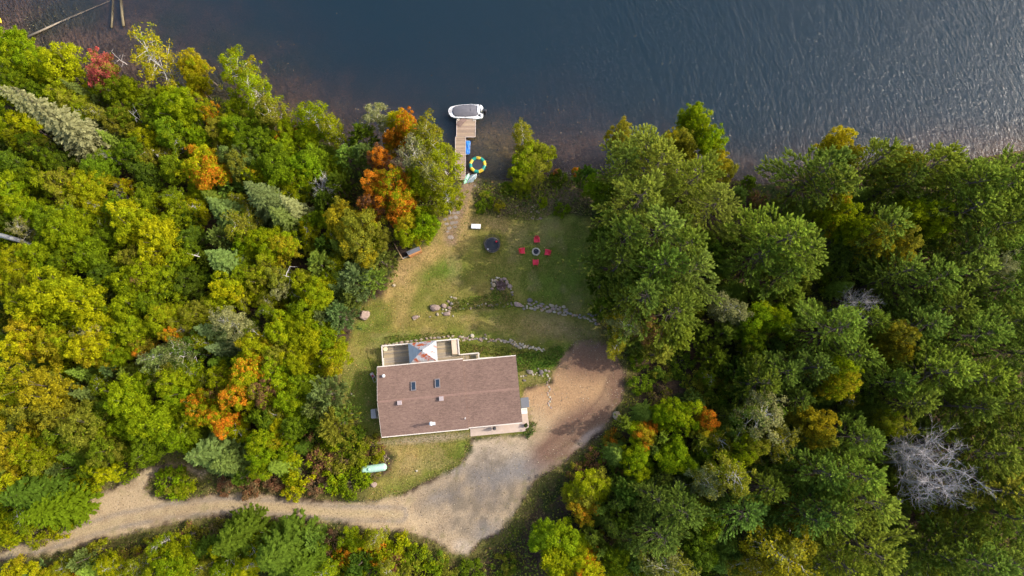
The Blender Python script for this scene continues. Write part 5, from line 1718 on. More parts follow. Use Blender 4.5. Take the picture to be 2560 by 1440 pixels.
TREES = """
maple 25 105 52 bright/lime:.4 9 |bright green tree filling the top left corner of the shore
maple 70 150 40 lime/bright:.4
maple 30 170 40 green/lime:.4
maple 150 165 62 yellow/lime:.45 11 |bright yellow tree beside the pink-red tree at the shore
maple 110 190 34 yellow/lime:.5
maple 255 185 54 pink/olive:.5 10.5 |pink-red maple at the left shore
snag 292 140 24 grey 4 |curled grey snag poking over the water behind the pink-red maple
snag 225 150 20 grey 4
thinbirch 385 165 66 gold/lime:.35 13 |tall golden birch with bare white limbs leaning over the lake
maple 490 158 36 gold/lime:.4 10 |golden tree top reaching furthest over the water right of the white-limbed birch
maple 485 205 36 yellow/gold:.5 9
birch 590 190 46 lime/gold:.35 13
birch 640 225 50 lime/olive:.4 12 |large yellow-green birch at the shore left of the brown shallows
birch 690 285 44 olive/lime:.3 11
maple 45 215 42 lime/green:.5
maple 150 235 48 lime/olive:.5
maple 95 235 38 dark/green:.4
maple 190 260 36 olive/lime:.3
spruce 208 232 26 spruce 9
spruce 85 270 44 sage 15
spruce 165 320 66 sage 20 |large pale sage spruce leaning left near the left edge
maple 305 225 46 green/lime:.35
maple 340 245 34 lime/green:.4
maple 385 250 40 green/olive:.4
birch 245 280 30 olive/sage:.3
maple 445 265 52 bright/lime:.5 11
maple 420 235 34 lime/bright:.4
snag 330 285 28 white 10 |forked white snag amid green crowns left of the orange-tipped tree
maple 300 300 36 olive/green:.4
maple 370 345 38 yellow/lime:.45
maple 345 325 26 yellow/olive:.4
maple 522 282 30 orange/lime:.55 10 |small orange-tipped tree below the golden birches
maple 545 320 36 olive/lime:.4
maple 430 320 48 green/lime:.3
maple 495 335 36 bright/lime:.4
maple 385 300 36 green/olive:.3
maple 510 425 56 yellow/orange:.5 11 |orange and yellow maple deep in the left woods
maple 495 385 30 lime/orange:.3
maple 598 325 50 green/bright:.4
maple 645 350 44 dark/green:.4
maple 590 275 36 bright/lime:.4
maple 650 300 36 green/olive:.4
maple 720 335 40 lime/orange:.25
maple 712 372 38 lime/green:.4
birch 790 315 46 lime/yellow:.3 12 |yellow-green birch with a white stem at the edge of the brown shallows
birch 838 330 36 lime/olive:.3 11
maple 765 345 36 lime/bright:.4
maple 690 415 54 green/bright:.4
maple 600 405 46 spruce/olive:.4
maple 760 405 52 bright/green:.5
maple 735 450 40 lime/bright:.4
maple 640 445 36 lime/orange:.15
maple 570 350 36 lime/green:.4
maple 430 425 44 green/lime:.3
maple 375 440 42 dark/green:.4
maple 330 385 38 green/dark:.5
maple 320 472 24 yellow/orange:.3
maple 60 305 44 lime/yellow:.4
maple 35 345 40 yellow/olive:.5
maple 85 365 42 olive/green:.4
maple 30 405 44 green/dark:.4
maple 30 465 46 lime/bright:.5
maple 85 440 40 green/lime:.4
maple 150 455 56 olive/lime:.5
maple 215 470 46 lime/gold:.3
maple 250 420 40 green/dark:.4
maple 130 400 36 dark/green:.4
dead 308 478 28 grey 6 |small grey twiggy bush-like dead tree below the pale spruce foot
dead 805 464 32 white 9 |small white leafless tree among dark evergreens left of the orange maple
cedar 850 470 44 dark 9
cedar 815 505 40 dark 8
cedar 905 355 46 dark 10
birch 945 300 34 sage/lime:.3 11
cedar 880 400 42 pine 9
cedar 915 390 38 spruce 10
maple 1012 308 46 orange/yellow:.55 12 |orange tree top nearest the lake left of the boat
maple 985 345 34 gold/orange:.45 10
birch 1060 355 52 olive/gold:.35 14
birch 1040 405 56 sage/lime:.35 14
birch 1105 400 54 lime/olive:.4 14 |big pale olive birch overhanging the dock walkway
birch 1090 460 56 lime/olive:.35 13
birch 1060 440 48 olive/sage:.3 14
birch 1115 500 40 lime/olive:.3 11
maple 985 470 58 orange/lime:.42 13 |big orange maple between the dock and the coop
maple 940 455 40 orange/gold:.45 12
maple 950 405 32 orange/rust:.5 12
maple 1000 520 46 orange/lime:.45 11
maple 930 515 34 rust/orange:.5 10
maple 1040 470 36 lime/gold:.35 11
maple 1020 565 40 lime/gold:.45 9
maple 1060 560 48 bright/lime:.3 9 |bright green maple on the lawn edge above the coop
maple 1072 572 24 bright/lime:.4 6
maple 1010 592 24 yellow/lime:.5 7
maple 870 560 60 olive/gold:.5 12 |wide olive-gold tree left of the coop with grey limbs showing
maple 905 620 54 olive/gold:.4 11
maple 850 530 38 gold/olive:.5 11
maple 935 590 36 olive/lime:.4 10
cedar 955 650 46 spruce 7
cedar 895 705 58 blue 9 |rounded blue-green cedar at the left lawn edge
cedar 935 700 42 pine 7
cedar 880 745 36 spruce 6
cedar 800 668 44 pine 9
cedar 820 620 34 dark 8
spruce 562 530 46 spruce 12
spruce 665 500 58 blue 14
spruce 705 545 44 spruce 13
spruce 738 528 38 sage 12
birch 615 570 48 olive/lime:.4
maple 655 600 44 lime/bright:.5
maple 708 615 46 lime/gold:.35
maple 600 610 38 bright/lime:.4
cedar 560 590 38 spruce 8
spruce 565 660 52 spruce 13
maple 790 545 28 bright/green:.4
maple 655 695 46 olive/lime:.4
snag 712 690 40 white 10 |twisted white snag left of the blue-green cedar
maple 700 700 38 olive/sage:.4
maple 560 722 48 yellow/lime:.6
maple 610 690 36 lime/olive:.4
maple 800 738 44 lime/yellow:.4
maple 760 710 34 lime/olive:.4
cedar 850 792 50 spruce 8
cedar 815 800 34 blue 8
maple 770 800 46 bright/lime:.4
maple 330 560 62 lime/yellow:.4 12
maple 395 600 56 lime/yellow:.45 12 |broad yellow-green tree beside the small clearing in the left woods
maple 445 545 44 green/lime:.4
maple 300 520 40 green/lime:.3
maple 275 600 40 green/olive:.3
maple 360 505 40 green/lime:.4
maple 180 585 58 bright/lime:.45
maple 130 560 50 green/lime:.4
maple 60 520 48 bright/lime:.4
maple 215 640 56 bright/green:.5
maple 160 660 46 lime/green:.4
birch 75 580 30 sage/olive:.4
maple 40 655 46 lime/yellow:.4
maple 30 710 42 lime/olive:.4
maple 100 640 44 lime/bright:.4
maple 330 640 44 olive/lime:.4
maple 370 690 48 lime/rust:.25
maple 315 715 44 lime/green:.4
maple 260 690 40 green/dark:.4
maple 470 590 38 dark/green:.4
maple 440 660 44 green/lime:.3
maple 425 730 44 green/lime:.4
maple 480 700 40 dark/green:.4
maple 140 735 76 yellow/lime:.55 14 |largest yellow-green crown at the left edge of the woods
maple 70 770 60 lime/yellow:.45 13
maple 215 755 58 yellow/lime:.5 13
maple 250 810 42 lime/yellow:.4
maple 60 850 56 gold/yellow:.5 12
maple 130 860 52 gold/lime:.45 12
maple 205 860 50 gold/yellow:.5 12
maple 250 900 38 gold/lime:.4
birch 235 835 36 sage/gold:.4
maple 320 775 46 lime/green:.5
maple 370 760 44 green/lime:.4
maple 340 830 50 lime/bright:.4
maple 300 880 40 bright/lime:.4
maple 400 810 46 lime/gold:.3
maple 425 845 20 orange/gold:.6 9 |small vivid orange sapling crown in the middle of the left woods
maple 360 860 34 olive/orange:.3
birch 400 885 44 spruce/greygreen:.4
birch 470 880 42 dark/greygreen:.4
maple 430 930 40 spruce/olive:.4
birch 580 808 44 sage/greygreen:.5 11 |pale greyish sage birch with drooping bare twigs
dead 590 845 32 greygreen 9
spruce 525 830 34 blue 9
spruce 548 872 28 blue 8
maple 475 790 40 lime/olive:.4
maple 510 770 36 olive/lime:.4
maple 640 865 48 lime/gold:.4
maple 700 830 48 lime/yellow:.35
maple 690 890 42 olive/lime:.4
maple 760 850 48 lime/yellow:.4
maple 740 900 40 yellow/lime:.4
snag 655 850 26 white 9
maple 830 890 40 lime/gold:.35
maple 820 845 36 lime/bright:.4
maple 40 950 60 gold/lime:.4 13
maple 105 985 60 gold/olive:.4 13
maple 60 1030 46 olive/gold:.4
spruce 225 985 34 spruce 9
maple 150 1045 50 olive/gold:.3
maple 330 995 56 lime/bright:.4
maple 385 1045 58 bright/lime:.45
maple 435 960 50 bright/lime:.5 |rounded lime tree left of the orange-crowned maple pair
maple 310 1070 44 bright/green:.4
maple 440 1090 46 green/bright:.4
maple 270 1010 36 green/dark:.4
maple 205 1085 58 olive/green:.4
maple 270 1120 44 green/olive:.4
maple 370 1120 44 green/bright:.4
maple 505 1025 42 orange/lime:.66 10 |left one of two orange-crowned maples above the driveway fork
maple 545 1055 38 orange/lime:.6 9
maple 600 985 54 lime/orange:.34 11 |right one of two orange-crowned maples above the driveway fork
maple 655 985 44 rust/lime:.5 11
maple 610 925 54 lime/orange:.2 11
maple 680 930 48 bright/lime:.4
maple 560 950 40 lime/rust:.3
maple 725 1010 48 bright/lime:.5
maple 760 960 40 green/bright:.4
maple 740 1060 38 green/dark:.4
maple 660 1045 40 green/dark:.4
cedar 815 985 52 blue 10
cedar 800 1020 40 spruce 9
cedar 840 1060 56 olive 10 |rounded olive cedar at the lower left corner of the house yard
cedar 870 1035 34 pine 8
spruce 535 1130 62 spruce 13 |grey-green pointed spruce above the driveway fork
spruce 580 1155 50 spruce 11
maple 655 1110 44 bright/lime:.4
maple 690 1105 28 gold/bright:.5 8 |small golden tree beside the rust-brown bushes
maple 720 1130 26 yellow/bright:.5
maple 650 1160 36 lime/bright:.4
bush 745 1185 38 lime/yellow:.4 3.5
bush 730 1225 26 yellow/gold:.5 2.6 |yellow bush at the upper driveway edge
bush 690 1205 28 rust/brown:.5 2
bush 620 1215 30 rust/brown:.5 2
bush 570 1215 26 brown/rust:.5 1.6
bush 790 1210 30 brown/rust:.5 2
bush 830 1200 34 bright/lime:.4 2.6
bush 880 1210 34 bright/green:.5 2.6
bush 850 1160 32 olive/brown:.4 2.4
bush 800 1150 34 rust/olive:.4 2.4
bush 895 1135 30 olive/lime:.4 2.2
bush 930 1115 28 olive/rust:.4 1.8
bush 870 1110 34 green/olive:.4 2.2
bush 910 1195 20 bright/lime:.4 1.6
bush 945 1140 18 lime/olive:.4 1.4
bush 905 1165 14 green/lime:.5 1.5
bush 935 1186 16 brown/olive:.5 1.0
bush 890 1090 26 dark/green:.4 1.6
bush 780 1100 34 dark/rust:.3 2.2
maple 25 1120 52 gold/lime:.35 11
maple 20 1215 46 yellow/gold:.5 10 |golden yellow crown at the left edge above the driveway
maple 95 1150 44 lime/olive:.4
spruce 90 1225 66 dark 12 |large dark green spruce left of the sandy pull-off
spruce 130 1275 62 green 11
bush 195 1205 28 yellow/lime:.5 2.4
bush 240 1215 18 lime/yellow:.4 1.8
bush 180 1275 20 yellow/lime:.5 1.8
bush 30 1310 48 yellow/lime:.5 3
bush 90 1330 36 lime/brown:.3 2
bush 150 1320 30 lime/yellow:.4 1.8
bush 430 1208 40 bright/olive:.4 2.2 |oval green bush island in the driveway fork
bush 455 1218 30 lime/bright:.4 1.8
maple 55 1458 56 yellow/gold:.4 6 |bright yellow tree below the driveway in the bottom left corner
maple 140 1448 40 yellow/gold:.4 5
bush 190 1432 28 orange/rust:.5 2.4 |orange-red bush beside the bottom left yellow tree
bush 255 1420 30 brown/olive:.4 2
bush 320 1402 34 olive/rust:.4 2.2
bush 375 1375 30 gold/olive:.4 2.4
maple 430 1405 54 lime/bright:.4 9
bush 470 1345 34 olive/rust:.4 2
bush 540 1330 26 brown/olive:.4 1.6
spruce 590 1345 62 dark 12 |pointed green spruce just below the driveway bend
spruce 700 1390 74 dark 13 |large spruce at the bottom edge below the driveway
spruce 760 1410 54 dark 10
bush 760 1345 24 orange/lime:.4 2 |small orange bush on the lower verge of the driveway
bush 640 1325 22 green/lime:.4 1.6
bush 830 1360 32 rust/brown:.5 2
bush 870 1390 36 lime/orange:.35 2.6
bush 905 1350 26 yellow/lime:.5 2.2
bush 950 1380 36 lime/orange:.4 2.4
bush 985 1400 30 rust/lime:.5 2.2
bush 1010 1360 30 lime/yellow:.4 2.2
bush 1040 1390 30 green/lime:.4 2
bush 840 1425 36 gold/green:.4 2.6
bush 930 1430 34 bright/lime:.4 2.6
bush 1020 1430 34 olive/green:.4 2.2
bush 1090 1400 28 dark/olive:.4 1.6
bush 1110 1435 32 olive/green:.3 1.8
bush 1180 1425 28 green/dark:.4 1.4
bush 1260 1415 30 dark/olive:.4 1.6
maple 1322 400 60 lime/olive:.5 5.6 |lone yellow-green tree standing at the shore right of the water trampoline
birch 1308 338 36 olive/lime:.35 6.5
maple 1300 440 34 olive/lime:.4 4.2
maple 1358 385 38 lime/olive:.4 5.6
bush 1215 500 22 green/olive:.4 1.3
bush 1270 472 20 green/olive:.4 1.2
bush 1200 518 16 green/dark:.4 1.1
bush 1246 515 16 gold/olive:.5 1.4 |small golden bush on the weedy bank above the lawn
bush 1310 482 20 green/olive:.4 1.2
bush 1356 505 14 bright/lime:.5 1.1
bush 1405 525 20 green/bright:.4 1.3
bush 1395 445 24 dark/green:.4 1.8
bush 1440 430 13 gold/orange:.5 2 |vivid golden bush on the right bank by the water
bush 1390 432 12 rust/orange:.4 1.4
cedar 1465 445 36 dark 6
maple 1490 475 38 green/bright:.4 7 |bright green round tree at the left foot of the pines
maple 1550 340 36 olive/gold:.45 12
pine 1600 380 76 palepine 19
pine 1565 410 60 palepine 17
pine 1650 420 76 palepine 20 |tall pale pine closest to the lake right of the bank
maple 1745 310 44 bright/lime:.55 13 |bright lime tree overhanging the water right of the pines
maple 1770 350 42 bright/lime:.5 12
maple 1735 285 28 bright/lime:.4 12
maple 1690 345 36 gold/olive:.5 12
maple 1795 415 44 gold/olive:.45 11 |golden tree at the shore below the bright lime tree
maple 1720 380 30 gold/olive:.4 11
pine 1720 470 74 pine 19
pine 1790 520 72 palepine 18
pine 1590 510 80 palepine 20
pine 1640 570 84 palepine 21
pine 1560 610 70 pine 18
pine 1540 660 66 darkpine 16
pine 1690 620 76 pine 20
pine 1620 680 78 pine 20
pine 1700 700 78 palepine 20 |tall pale pine in the middle of the stand beside the lawn
pine 1600 760 70 pine 18
pine 1680 780 76 pine 18
pine 1545 760 52 pine 14
cedar 1500 590 36 dark 8
cedar 1495 650 38 pine 8
cedar 1505 710 40 dark 8
cedar 1510 770 36 dark 8
cedar 1525 540 34 dark 7
cedar 1560 700 44 dark 9
cedar 1570 580 44 dark 9
cedar 1770 640 50 dark 9
birch 1550 815 42 greygreen/gold:.4 12
birch 1545 855 34 olive/gold:.4 9
maple 1630 830 40 olive/rust:.4 10
cedar 1680 850 50 pine 11
cedar 1640 885 38 palepine 9
birch 1815 775 46 greygreen/sage:.4 11 |grey-green birch with bare twigs beside the lime bush-like tree
maple 1895 790 54 bright/lime:.5 11 |rounded lime tree right of the pine stand
maple 1950 805 46 lime/bright:.5 10
maple 1885 840 40 green/bright:.4
cedar 1740 830 44 dark 8
cedar 1780 890 46 dark 7
pine 1940 600 84 pine 19
pine 1890 650 60 pine 16
pine 1990 640 72 pine 18 |feathery pine beside the dark red forest gap
pine 1950 700 56 darkpine 14
cedar 1965 745 44 pine 10
pine 2030 440 82 darkpine 18
pine 2090 470 66 darkpine 17
maple 2085 370 42 gold/yellow:.3 14 |golden crown at the shore in the right-hand woods
maple 2110 395 30 gold/olive:.4 13
maple 2245 412 38 gold/lime:.25 14 |small golden crown amid dark pines right of the shore
pine 2180 410 60 pine 17
pine 2300 420 76 pine 18
pine 2235 460 54 darkpine 15
maple 2090 530 48 lime/orange:.12 15
maple 2270 540 56 bright/lime:.45 15.5
pine 2200 560 66 pine 16
maple 2180 600 50 gold/olive:.45 15.5
maple 2255 625 46 olive/gold:.45 14.5
maple 2310 560 44 lime/bright:.4 14.5
maple 2120 580 40 lime/green:.4 14
cedar 1870 460 26 dark 4
bush 1895 500 26 rust/dark:.4 1.4
pine 2400 440 84 pine 19
pine 2470 470 84 pine 20
pine 2540 420 70 darkpine 18
pine 2400 540 78 pine 18
pine 2490 560 80 darkpine 18
pine 2550 510 66 pine 18
pine 2420 630 66 darkpine 15
pine 2520 640 64 pine 15
pine 2250 690 64 pine 15
pine 2320 710 70 pine 16
pine 2400 700 62 palepine 16
birch 2450 695 40 greygreen/sage:.4 15
pine 2500 720 66 pine 16
pine 2350 770 60 pine 15
pine 2560 700 60 darkpine 15
dead 2155 755 48 grey 13 |small reddish-grey leafless tree in the right woods
pine 2070 830 76 pine 17 |rounded pine below the dark red forest gap
pine 2120 880 60 pine 15
maple 2230 830 44 olive/gold:.45 16.5
maple 2215 870 34 gold/olive:.45 14
pine 2300 820 66 pine 16
pine 2170 810 50 darkpine 14
pine 2430 850 76 pine 17
pine 2510 800 66 pine 16
pine 2540 880 70 pine 16
maple 2105 945 50 lime/gold:.35 15.5
pine 2020 920 60 darkpine 14
pine 1950 930 60 darkpine 13
pine 1890 960 54 darkpine 13
cedar 1840 925 46 dark 8
pine 2340 930 74 pine 17
pine 2210 960 54 pine 14
pine 2270 1010 54 pine 15
pine 2440 950 76 pine 17
pine 2510 1010 78 pine 18
pine 2400 1020 66 pine 16
maple 2050 1065 50 gold/olive:.25 15 |round golden crown in the middle of the right woods
maple 2010 1050 36 olive/gold:.35 13
birch 1900 1050 64 greygreen/dark:.4 13
birch 1940 1095 52 olive/greygreen:.4
pine 1990 1000 46 darkpine 11
maple 1700 1045 50 bright/lime:.4 9
maple 1770 1052 36 orange/gold:.6 9 |round orange-gold tree right of the turning yard
maple 1622 1090 36 gold/orange:.45 7 |small gold and orange tree nearest the red dirt
maple 1590 1075 30 lime/bright:.4 6
maple 1660 1040 34 bright/lime:.4
maple 1685 1135 48 bright/lime:.35 8
maple 1595 1145 42 lime/bright:.4 7
bush 1535 1105 28 olive/orange:.4 2.4
bush 1490 1145 28 rust/green:.4 1.8
bush 1560 1170 30 green/rust:.4 2
bush 1440 1180 24 olive/rust:.4 1.6
bush 1650 930 30 dark/olive:.3 1.8
bush 1600 960 28 green/dark:.4 1.6
bush 1600 900 26 green/dark:.4 1.8
bush 1700 910 34 dark/green:.3 2
bush 1740 960 34 olive/dark:.4 2
bush 1650 990 30 brown/olive:.4 1.6
bush 1780 990 34 dark/olive:.4 2
bush 1820 1000 34 dark/green:.4 2.4
maple 1480 1215 56 lime/olive:.4 6.5
maple 1440 1235 36 olive/lime:.3 4.5
maple 1455 1280 38 gold/orange:.25 6 |small round gold tree nearest the gravel yard
maple 1425 1365 58 bright/lime:.5 7
maple 1360 1350 40 green/bright:.4 6
maple 1395 1415 52 lime/yellow:.4 8
maple 1470 1425 42 yellow/orange:.35 8
maple 1540 1400 40 green/lime:.4 7
bush 1530 1345 32 gold/brown:.5 3.5 |lone brownish gold bush in a dark gap
cedar 1550 1290 40 dark 7
cedar 1570 1230 44 dark 8
spruce 1690 1198 24 blue 7 |small pale blue spruce tip between dark crowns
spruce 1660 1285 16 blue 6
birch 1820 1195 54 olive/lime:.35 14
birch 1760 1220 44 greygreen/olive:.4 11
maple 1875 1125 38 lime/olive:.4 12
pine 1700 1280 56 pine 14
pine 1640 1240 50 darkpine 12
maple 1770 1310 50 green/olive:.4
pine 1640 1340 60 darkpine 13
birch 1670 1395 60 olive/greygreen:.4 12
maple 1760 1390 44 green/dark:.4
birch 1935 1385 72 gold/olive:.4 14 |large gold-olive birch at the bottom edge
birch 1985 1360 54 gold/olive:.5 13
birch 1880 1410 44 olive/gold:.4
pine 1850 1290 60 darkpine 13
pine 1900 1230 56 darkpine 13
pine 2130 1085 60 pine 15
maple 2235 1060 34 lime/olive:.4 15
pine 2140 1170 76 pine 17 |pine just left of the great grey dead tree
pine 2160 1250 70 palepine 17
pine 2040 1190 66 darkpine 15
pine 2080 1280 66 pine 15
pine 2020 1280 56 darkpine 14
pine 2170 1370 76 pine 17
pine 2110 1410 66 pine 16
dead 2330 1175 88 grey 19 |great grey leafless tree in the lower right woods
dead 2295 1120 52 grey 18
dead 2350 1215 70 grey 17
pine 2450 1120 76 pine 17
pine 2530 1100 70 pine 17
pine 2480 1210 76 palepine 17
pine 2540 1220 66 pine 16
pine 2520 1300 76 pine 17
pine 2400 1330 60 darkpine 13
pine 2330 1390 66 pine 14
pine 2440 1400 76 pine 17
pine 2530 1400 72 pine 17
pine 2240 1420 56 darkpine 13
pine 2650 480 80 pine 18
pine 2640 640 80 pine 18
pine 2640 800 80 pine 18
pine 2640 960 80 pine 18
pine 2640 1120 80 pine 18
pine 2640 1280 80 pine 18
maple -50 250 60 lime/green:.4 11
maple -50 700 60 lime/gold:.4 11
maple -50 1050 60 gold/lime:.4 11
"""
FILL_PX = []
used_n = {k: 0 for k in PROTO}
records = []
def plant(kind, px, py, rpx, col, tint, amt, h, label, rnd):
    R0, H0, zf = NOM[kind]
    z = 0.0
    rm = rpx / 19.0
    if h is None:
        h = H0 * (rm / R0) ** .6 if kind != 'bush' else H0 * rm / R0
    for _ in range(5):
        p = at(px, py, z + h * zf)
        z = hz(p[0], p[1])
        if z < WATER_Z + .35 and kind != 'snag': z = WATER_Z + .35
    rm = rpx * (CAM_H - z - h * zf) / FPX
    lib = PROTO[kind]
    pr = lib[used_n[kind] % len(lib)]
    used_n[kind] += 1
    nm, word, cat = KN[kind]
    o = thing(nm, None, cat, (p[0], p[1], z), rnd.uniform(0, 6.28))
    s = rm / R0
    o.scale = (s * rnd.uniform(.94, 1.06), s * rnd.uniform(.94, 1.06), h / H0)
    if kind not in ('bush',) :
        o.rotation_euler = (rnd.gauss(0, .035), rnd.gauss(0, .035), o.rotation_euler[2])
    k = rnd.uniform(.86, 1.14)
    hue = rnd.uniform(-.13, .13) if kind in ('pine', 'cedar') else rnd.uniform(-.05, .05)
    c1 = C_[col]; c1 = (c1[0] * (1 + hue), c1[1], c1[2] * (1 - 2 * hue)); c2 = C_[tint] if tint else c1
    for part, (me, mt) in pr.items():
        c = bpy.data.objects.new(part, me)
        if mt is not None and not me.materials: me.materials.append(mt)
        link(c, o)
        if part == 'crown':
            c.color = (c1[0] * k, c1[1] * k * rnd.uniform(.94, 1.06), c1[2] * k, 1 - amt if False else amt)
            c["tint"] = [c2[0] * k, c2[1] * k, c2[2] * k]
        elif kind in ('dead', 'snag'):
            g = C_[col]; c.color = (g[0] * k, g[1] * k, g[2] * k, 1)
    if label: o["label"] = label
    records.append(dict(o=o, kind=kind, px=px, py=py, r=rpx, col=col, tint=tint, amt=amt, h=h, label=label))
    return o

rnd = random.Random(77)
for line in TREES.strip().splitlines():
    spec, _, lab = line.partition('|')
    f = spec.split()
    colr, _, tn = f[4].partition('/')
    tint, amt = (None, 0.0)
    if tn:
        tint, a_ = tn.split(':'); amt = float(a_)
    plant(f[0], float(f[1]), float(f[2]), float(f[3]), colr, tint, amt, float(f[5]) if len(f) > 5 else None, lab.strip() or None, rnd)

# ---- the smaller trees that stand between the ones above
def canopy_gap(px, py, rad):
    for q in records:
        if (q['px'] - px) ** 2 + (q['py'] - py) ** 2 < (q['r'] * .60 + rad * .36) ** 2: return False
    return True
drive_l = [tuple(p_) for p_ in drive_poly]
def open_ground(px, py):
    P = np.array([[px, py]], float)
    for poly, m_ in ((drive_poly, 24), (lawn_poly, 22)):
        if inside(P, poly)[0] or seg_dist(P, poly, True)[0] < m_: return True
    if 860 < px < 1500 and 430 < py < 1260: return True
    if 1100 < px < 1420 and py > 1180: return True
    return False
fr = random.Random(5)
tries = 0
nfill = 0
GAPS = [(525, 580, 40), (1850, 690, 36), (2060, 740, 46), (1650, 950, 75), (2270, 1310, 40), (1860, 1260, 24), (1400, 1230, 60), (300, 450, 22), (300, 520, 20), (1930, 500, 34)]
while tries < 6000:
    tries += 1
    px, py = fr.uniform(-30, 2590), fr.uniform(80, 1450)
    g = ground(px, py)
    sd_ = float(shore_d(np.array([g[0]]), np.array([g[1]]))[0])
    if sd_ < 1.5: continue
    if open_ground(px, py): continue
    if any((px - a) ** 2 + (py - b_) ** 2 < c * c for a, b_, c in GAPS): continue
    r_ = fr.uniform(22, 40)
    if not canopy_gap(px, py, r_): continue
    nfill += 1
    if px < 1280:
        kd = fr.choice(['maple', 'birch', 'birch', 'cedar', 'spruce', 'bush'])
        cl_ = (fr.choice(['spruce', 'pine', 'dark']), None) if kd in ('cedar', 'spruce') else fr.choice([('lime', 'bright'), ('lime', 'green'), ('bright', 'lime'), ('green', 'lime'), ('olive', 'lime'), ('yellow', 'lime')])
    else:
        kd = fr.choice(['pine', 'cedar', 'cedar', 'birch', 'spruce', 'bush'])
        cl_ = fr.choice([('green', 'olive'), ('green', 'dark'), ('olive', 'green')]) if kd in ('birch', 'bush') else (fr.choice(['darkpine', 'pine', 'darkpine']), None)
    plant(kd, px, py, r_, cl_[0], cl_[1], .4 if cl_[1] else 0, (fr.uniform(4.5, 8.0) if kd != 'bush' else fr.uniform(2, 3.5)), None, fr)
import collections
print(collections.Counter(q["kind"] for q in records))
print("fillers", nfill, "trees", len(records))

# ---- labels: look first, then what the tree stands next to
ANCH = [("the pink-red maple", 255, 190), ("the tall white-limbed birch", 390, 160), ("the pale sage spruce", 165, 320), ("the orange and yellow maple", 510, 425),
        ("the forked white snag", 330, 285), ("the brown shallows", 790, 260), ("the big orange maple", 985, 470), ("the small white leafless tree", 805, 464),
        ("the coop", 1030, 630), ("the blue-green cedar", 895, 705), ("the twisted white snag", 712, 690), ("the small leafy clearing", 525, 585),
        ("the barkless trunk", 45, 600), ("the largest yellow-green crown", 140, 735), ("the vivid orange sapling", 425, 845), ("the sage drooping birch", 580, 808),
        ("the orange-crowned maples", 550, 1020), ("the sandy pull-off", 300, 1230), ("the propane tank", 935, 1170), ("the driveway fork bush", 430, 1210), ("the bottom left yellow tree", 60, 1425),
        ("the big lower spruce", 700, 1390), ("the lone shore tree", 1325, 395), ("the weedy bank", 1320, 500), ("the bright lime tree", 1750, 320), ("the fire pit", 1340, 629),
        ("the rounded lime tree", 1895, 790), ("the dark red forest gap", 2060, 740), ("the golden shore crown", 2085, 370), ("the small golden crown", 2245, 412), ("the reddish-grey dead tree", 2155, 755),
        ("the round golden crown", 2050, 1065), ("the orange-gold tree", 1770, 1052), ("the red dirt", 1520, 960), ("the small blue spruce", 1690, 1198), ("the gold tree by the yard", 1455, 1280),
        ("the great grey dead tree", 2330, 1175), ("the gold-olive birch", 1935, 1385), ("the house", 1120, 990), ("the boat", 1165, 280), ("the feathery pine by the gap", 1990, 640), ("the lower driveway verge", 900, 1320)]
def dirword(dx, dy):
    a = math.degrees(math.atan2(-dy, dx)) % 360
    return ["right of", "above right of", "above", "above left of", "left of", "below left of", "below", "below right of"][int((a + 22.5) // 45) % 8]
buckets = {}
for q in records:
    if q['label']: continue
    best = sorted(ANCH, key=lambda a: (a[1] - q['px']) ** 2 + (a[2] - q['py']) ** 2)
    best = [a for a in best if (a[1] - q['px']) ** 2 + (a[2] - q['py']) ** 2 > 150][:2]
    a = best[0]
    q['adist'] = math.hypot(a[1] - q['px'], a[2] - q['py'])
    cw = CW[q['col']]
    if q['tint'] and CW[q['tint']] != cw: cw = cw + " and " + CW[q['tint']]
    sz = "large " if q['r'] >= 62 else ("small " if q['r'] < 32 else "")
    word = KN[q['kind']][1]
    q['txt'] = f"{sz}{cw} {word}"
    q['rel'] = f"{dirword(q['px'] - a[1], q['py'] - a[2])} {a[0]}"
    q['second'] = best[1][0] if len(best) > 1 else None
    buckets.setdefault((q['txt'], q['rel']), []).append(q)
ORD = ["closest", "second", "third", "fourth", "fifth", "sixth", "seventh", "eighth"]
for (txt, rel), lst in buckets.items():
    if len(lst) == 1:
        lab = f"{txt} {rel}"
        if len(lab.split()) > 16: lab = f"{txt.split(' and ')[0]} {KN[lst[0]['kind']][1]} {rel}"
        lst[0]['o']["label"] = lab
    else:
        for i, q in enumerate(sorted(lst, key=lambda t: t['adist'])):
            lab = f"{ORD[i]} {txt} {rel}"
            q['o']["label"] = " ".join(lab.split()[:16])
seen = {}
for q in records:
    q['o']["group"] = {'dead': "dead trees in the woods", 'snag': "dead trees in the woods", 'bush': "bushes along the verges and bank"}.get(q['kind'], "woods on the left of the house" if q['px'] < 1200 else "woods on the right of the house")

# ---- potted plant leaves, planting bed, undergrowth, fallen leaves, floating leaves
def scatter_pts(n, fn, seed, box=(-75, 75, -30, 60)):
    r = np.random.RandomState(seed)
    x = r.uniform(box[0], box[1], n); y = r.uniform(box[2], box[3], n)
    z = hz_arr(x, y)
    px, py = to_px(x, y, z)
    k = fn(x, y, z, px, py, r)
    return x[k], y[k], z[k], px[k], py[k], r

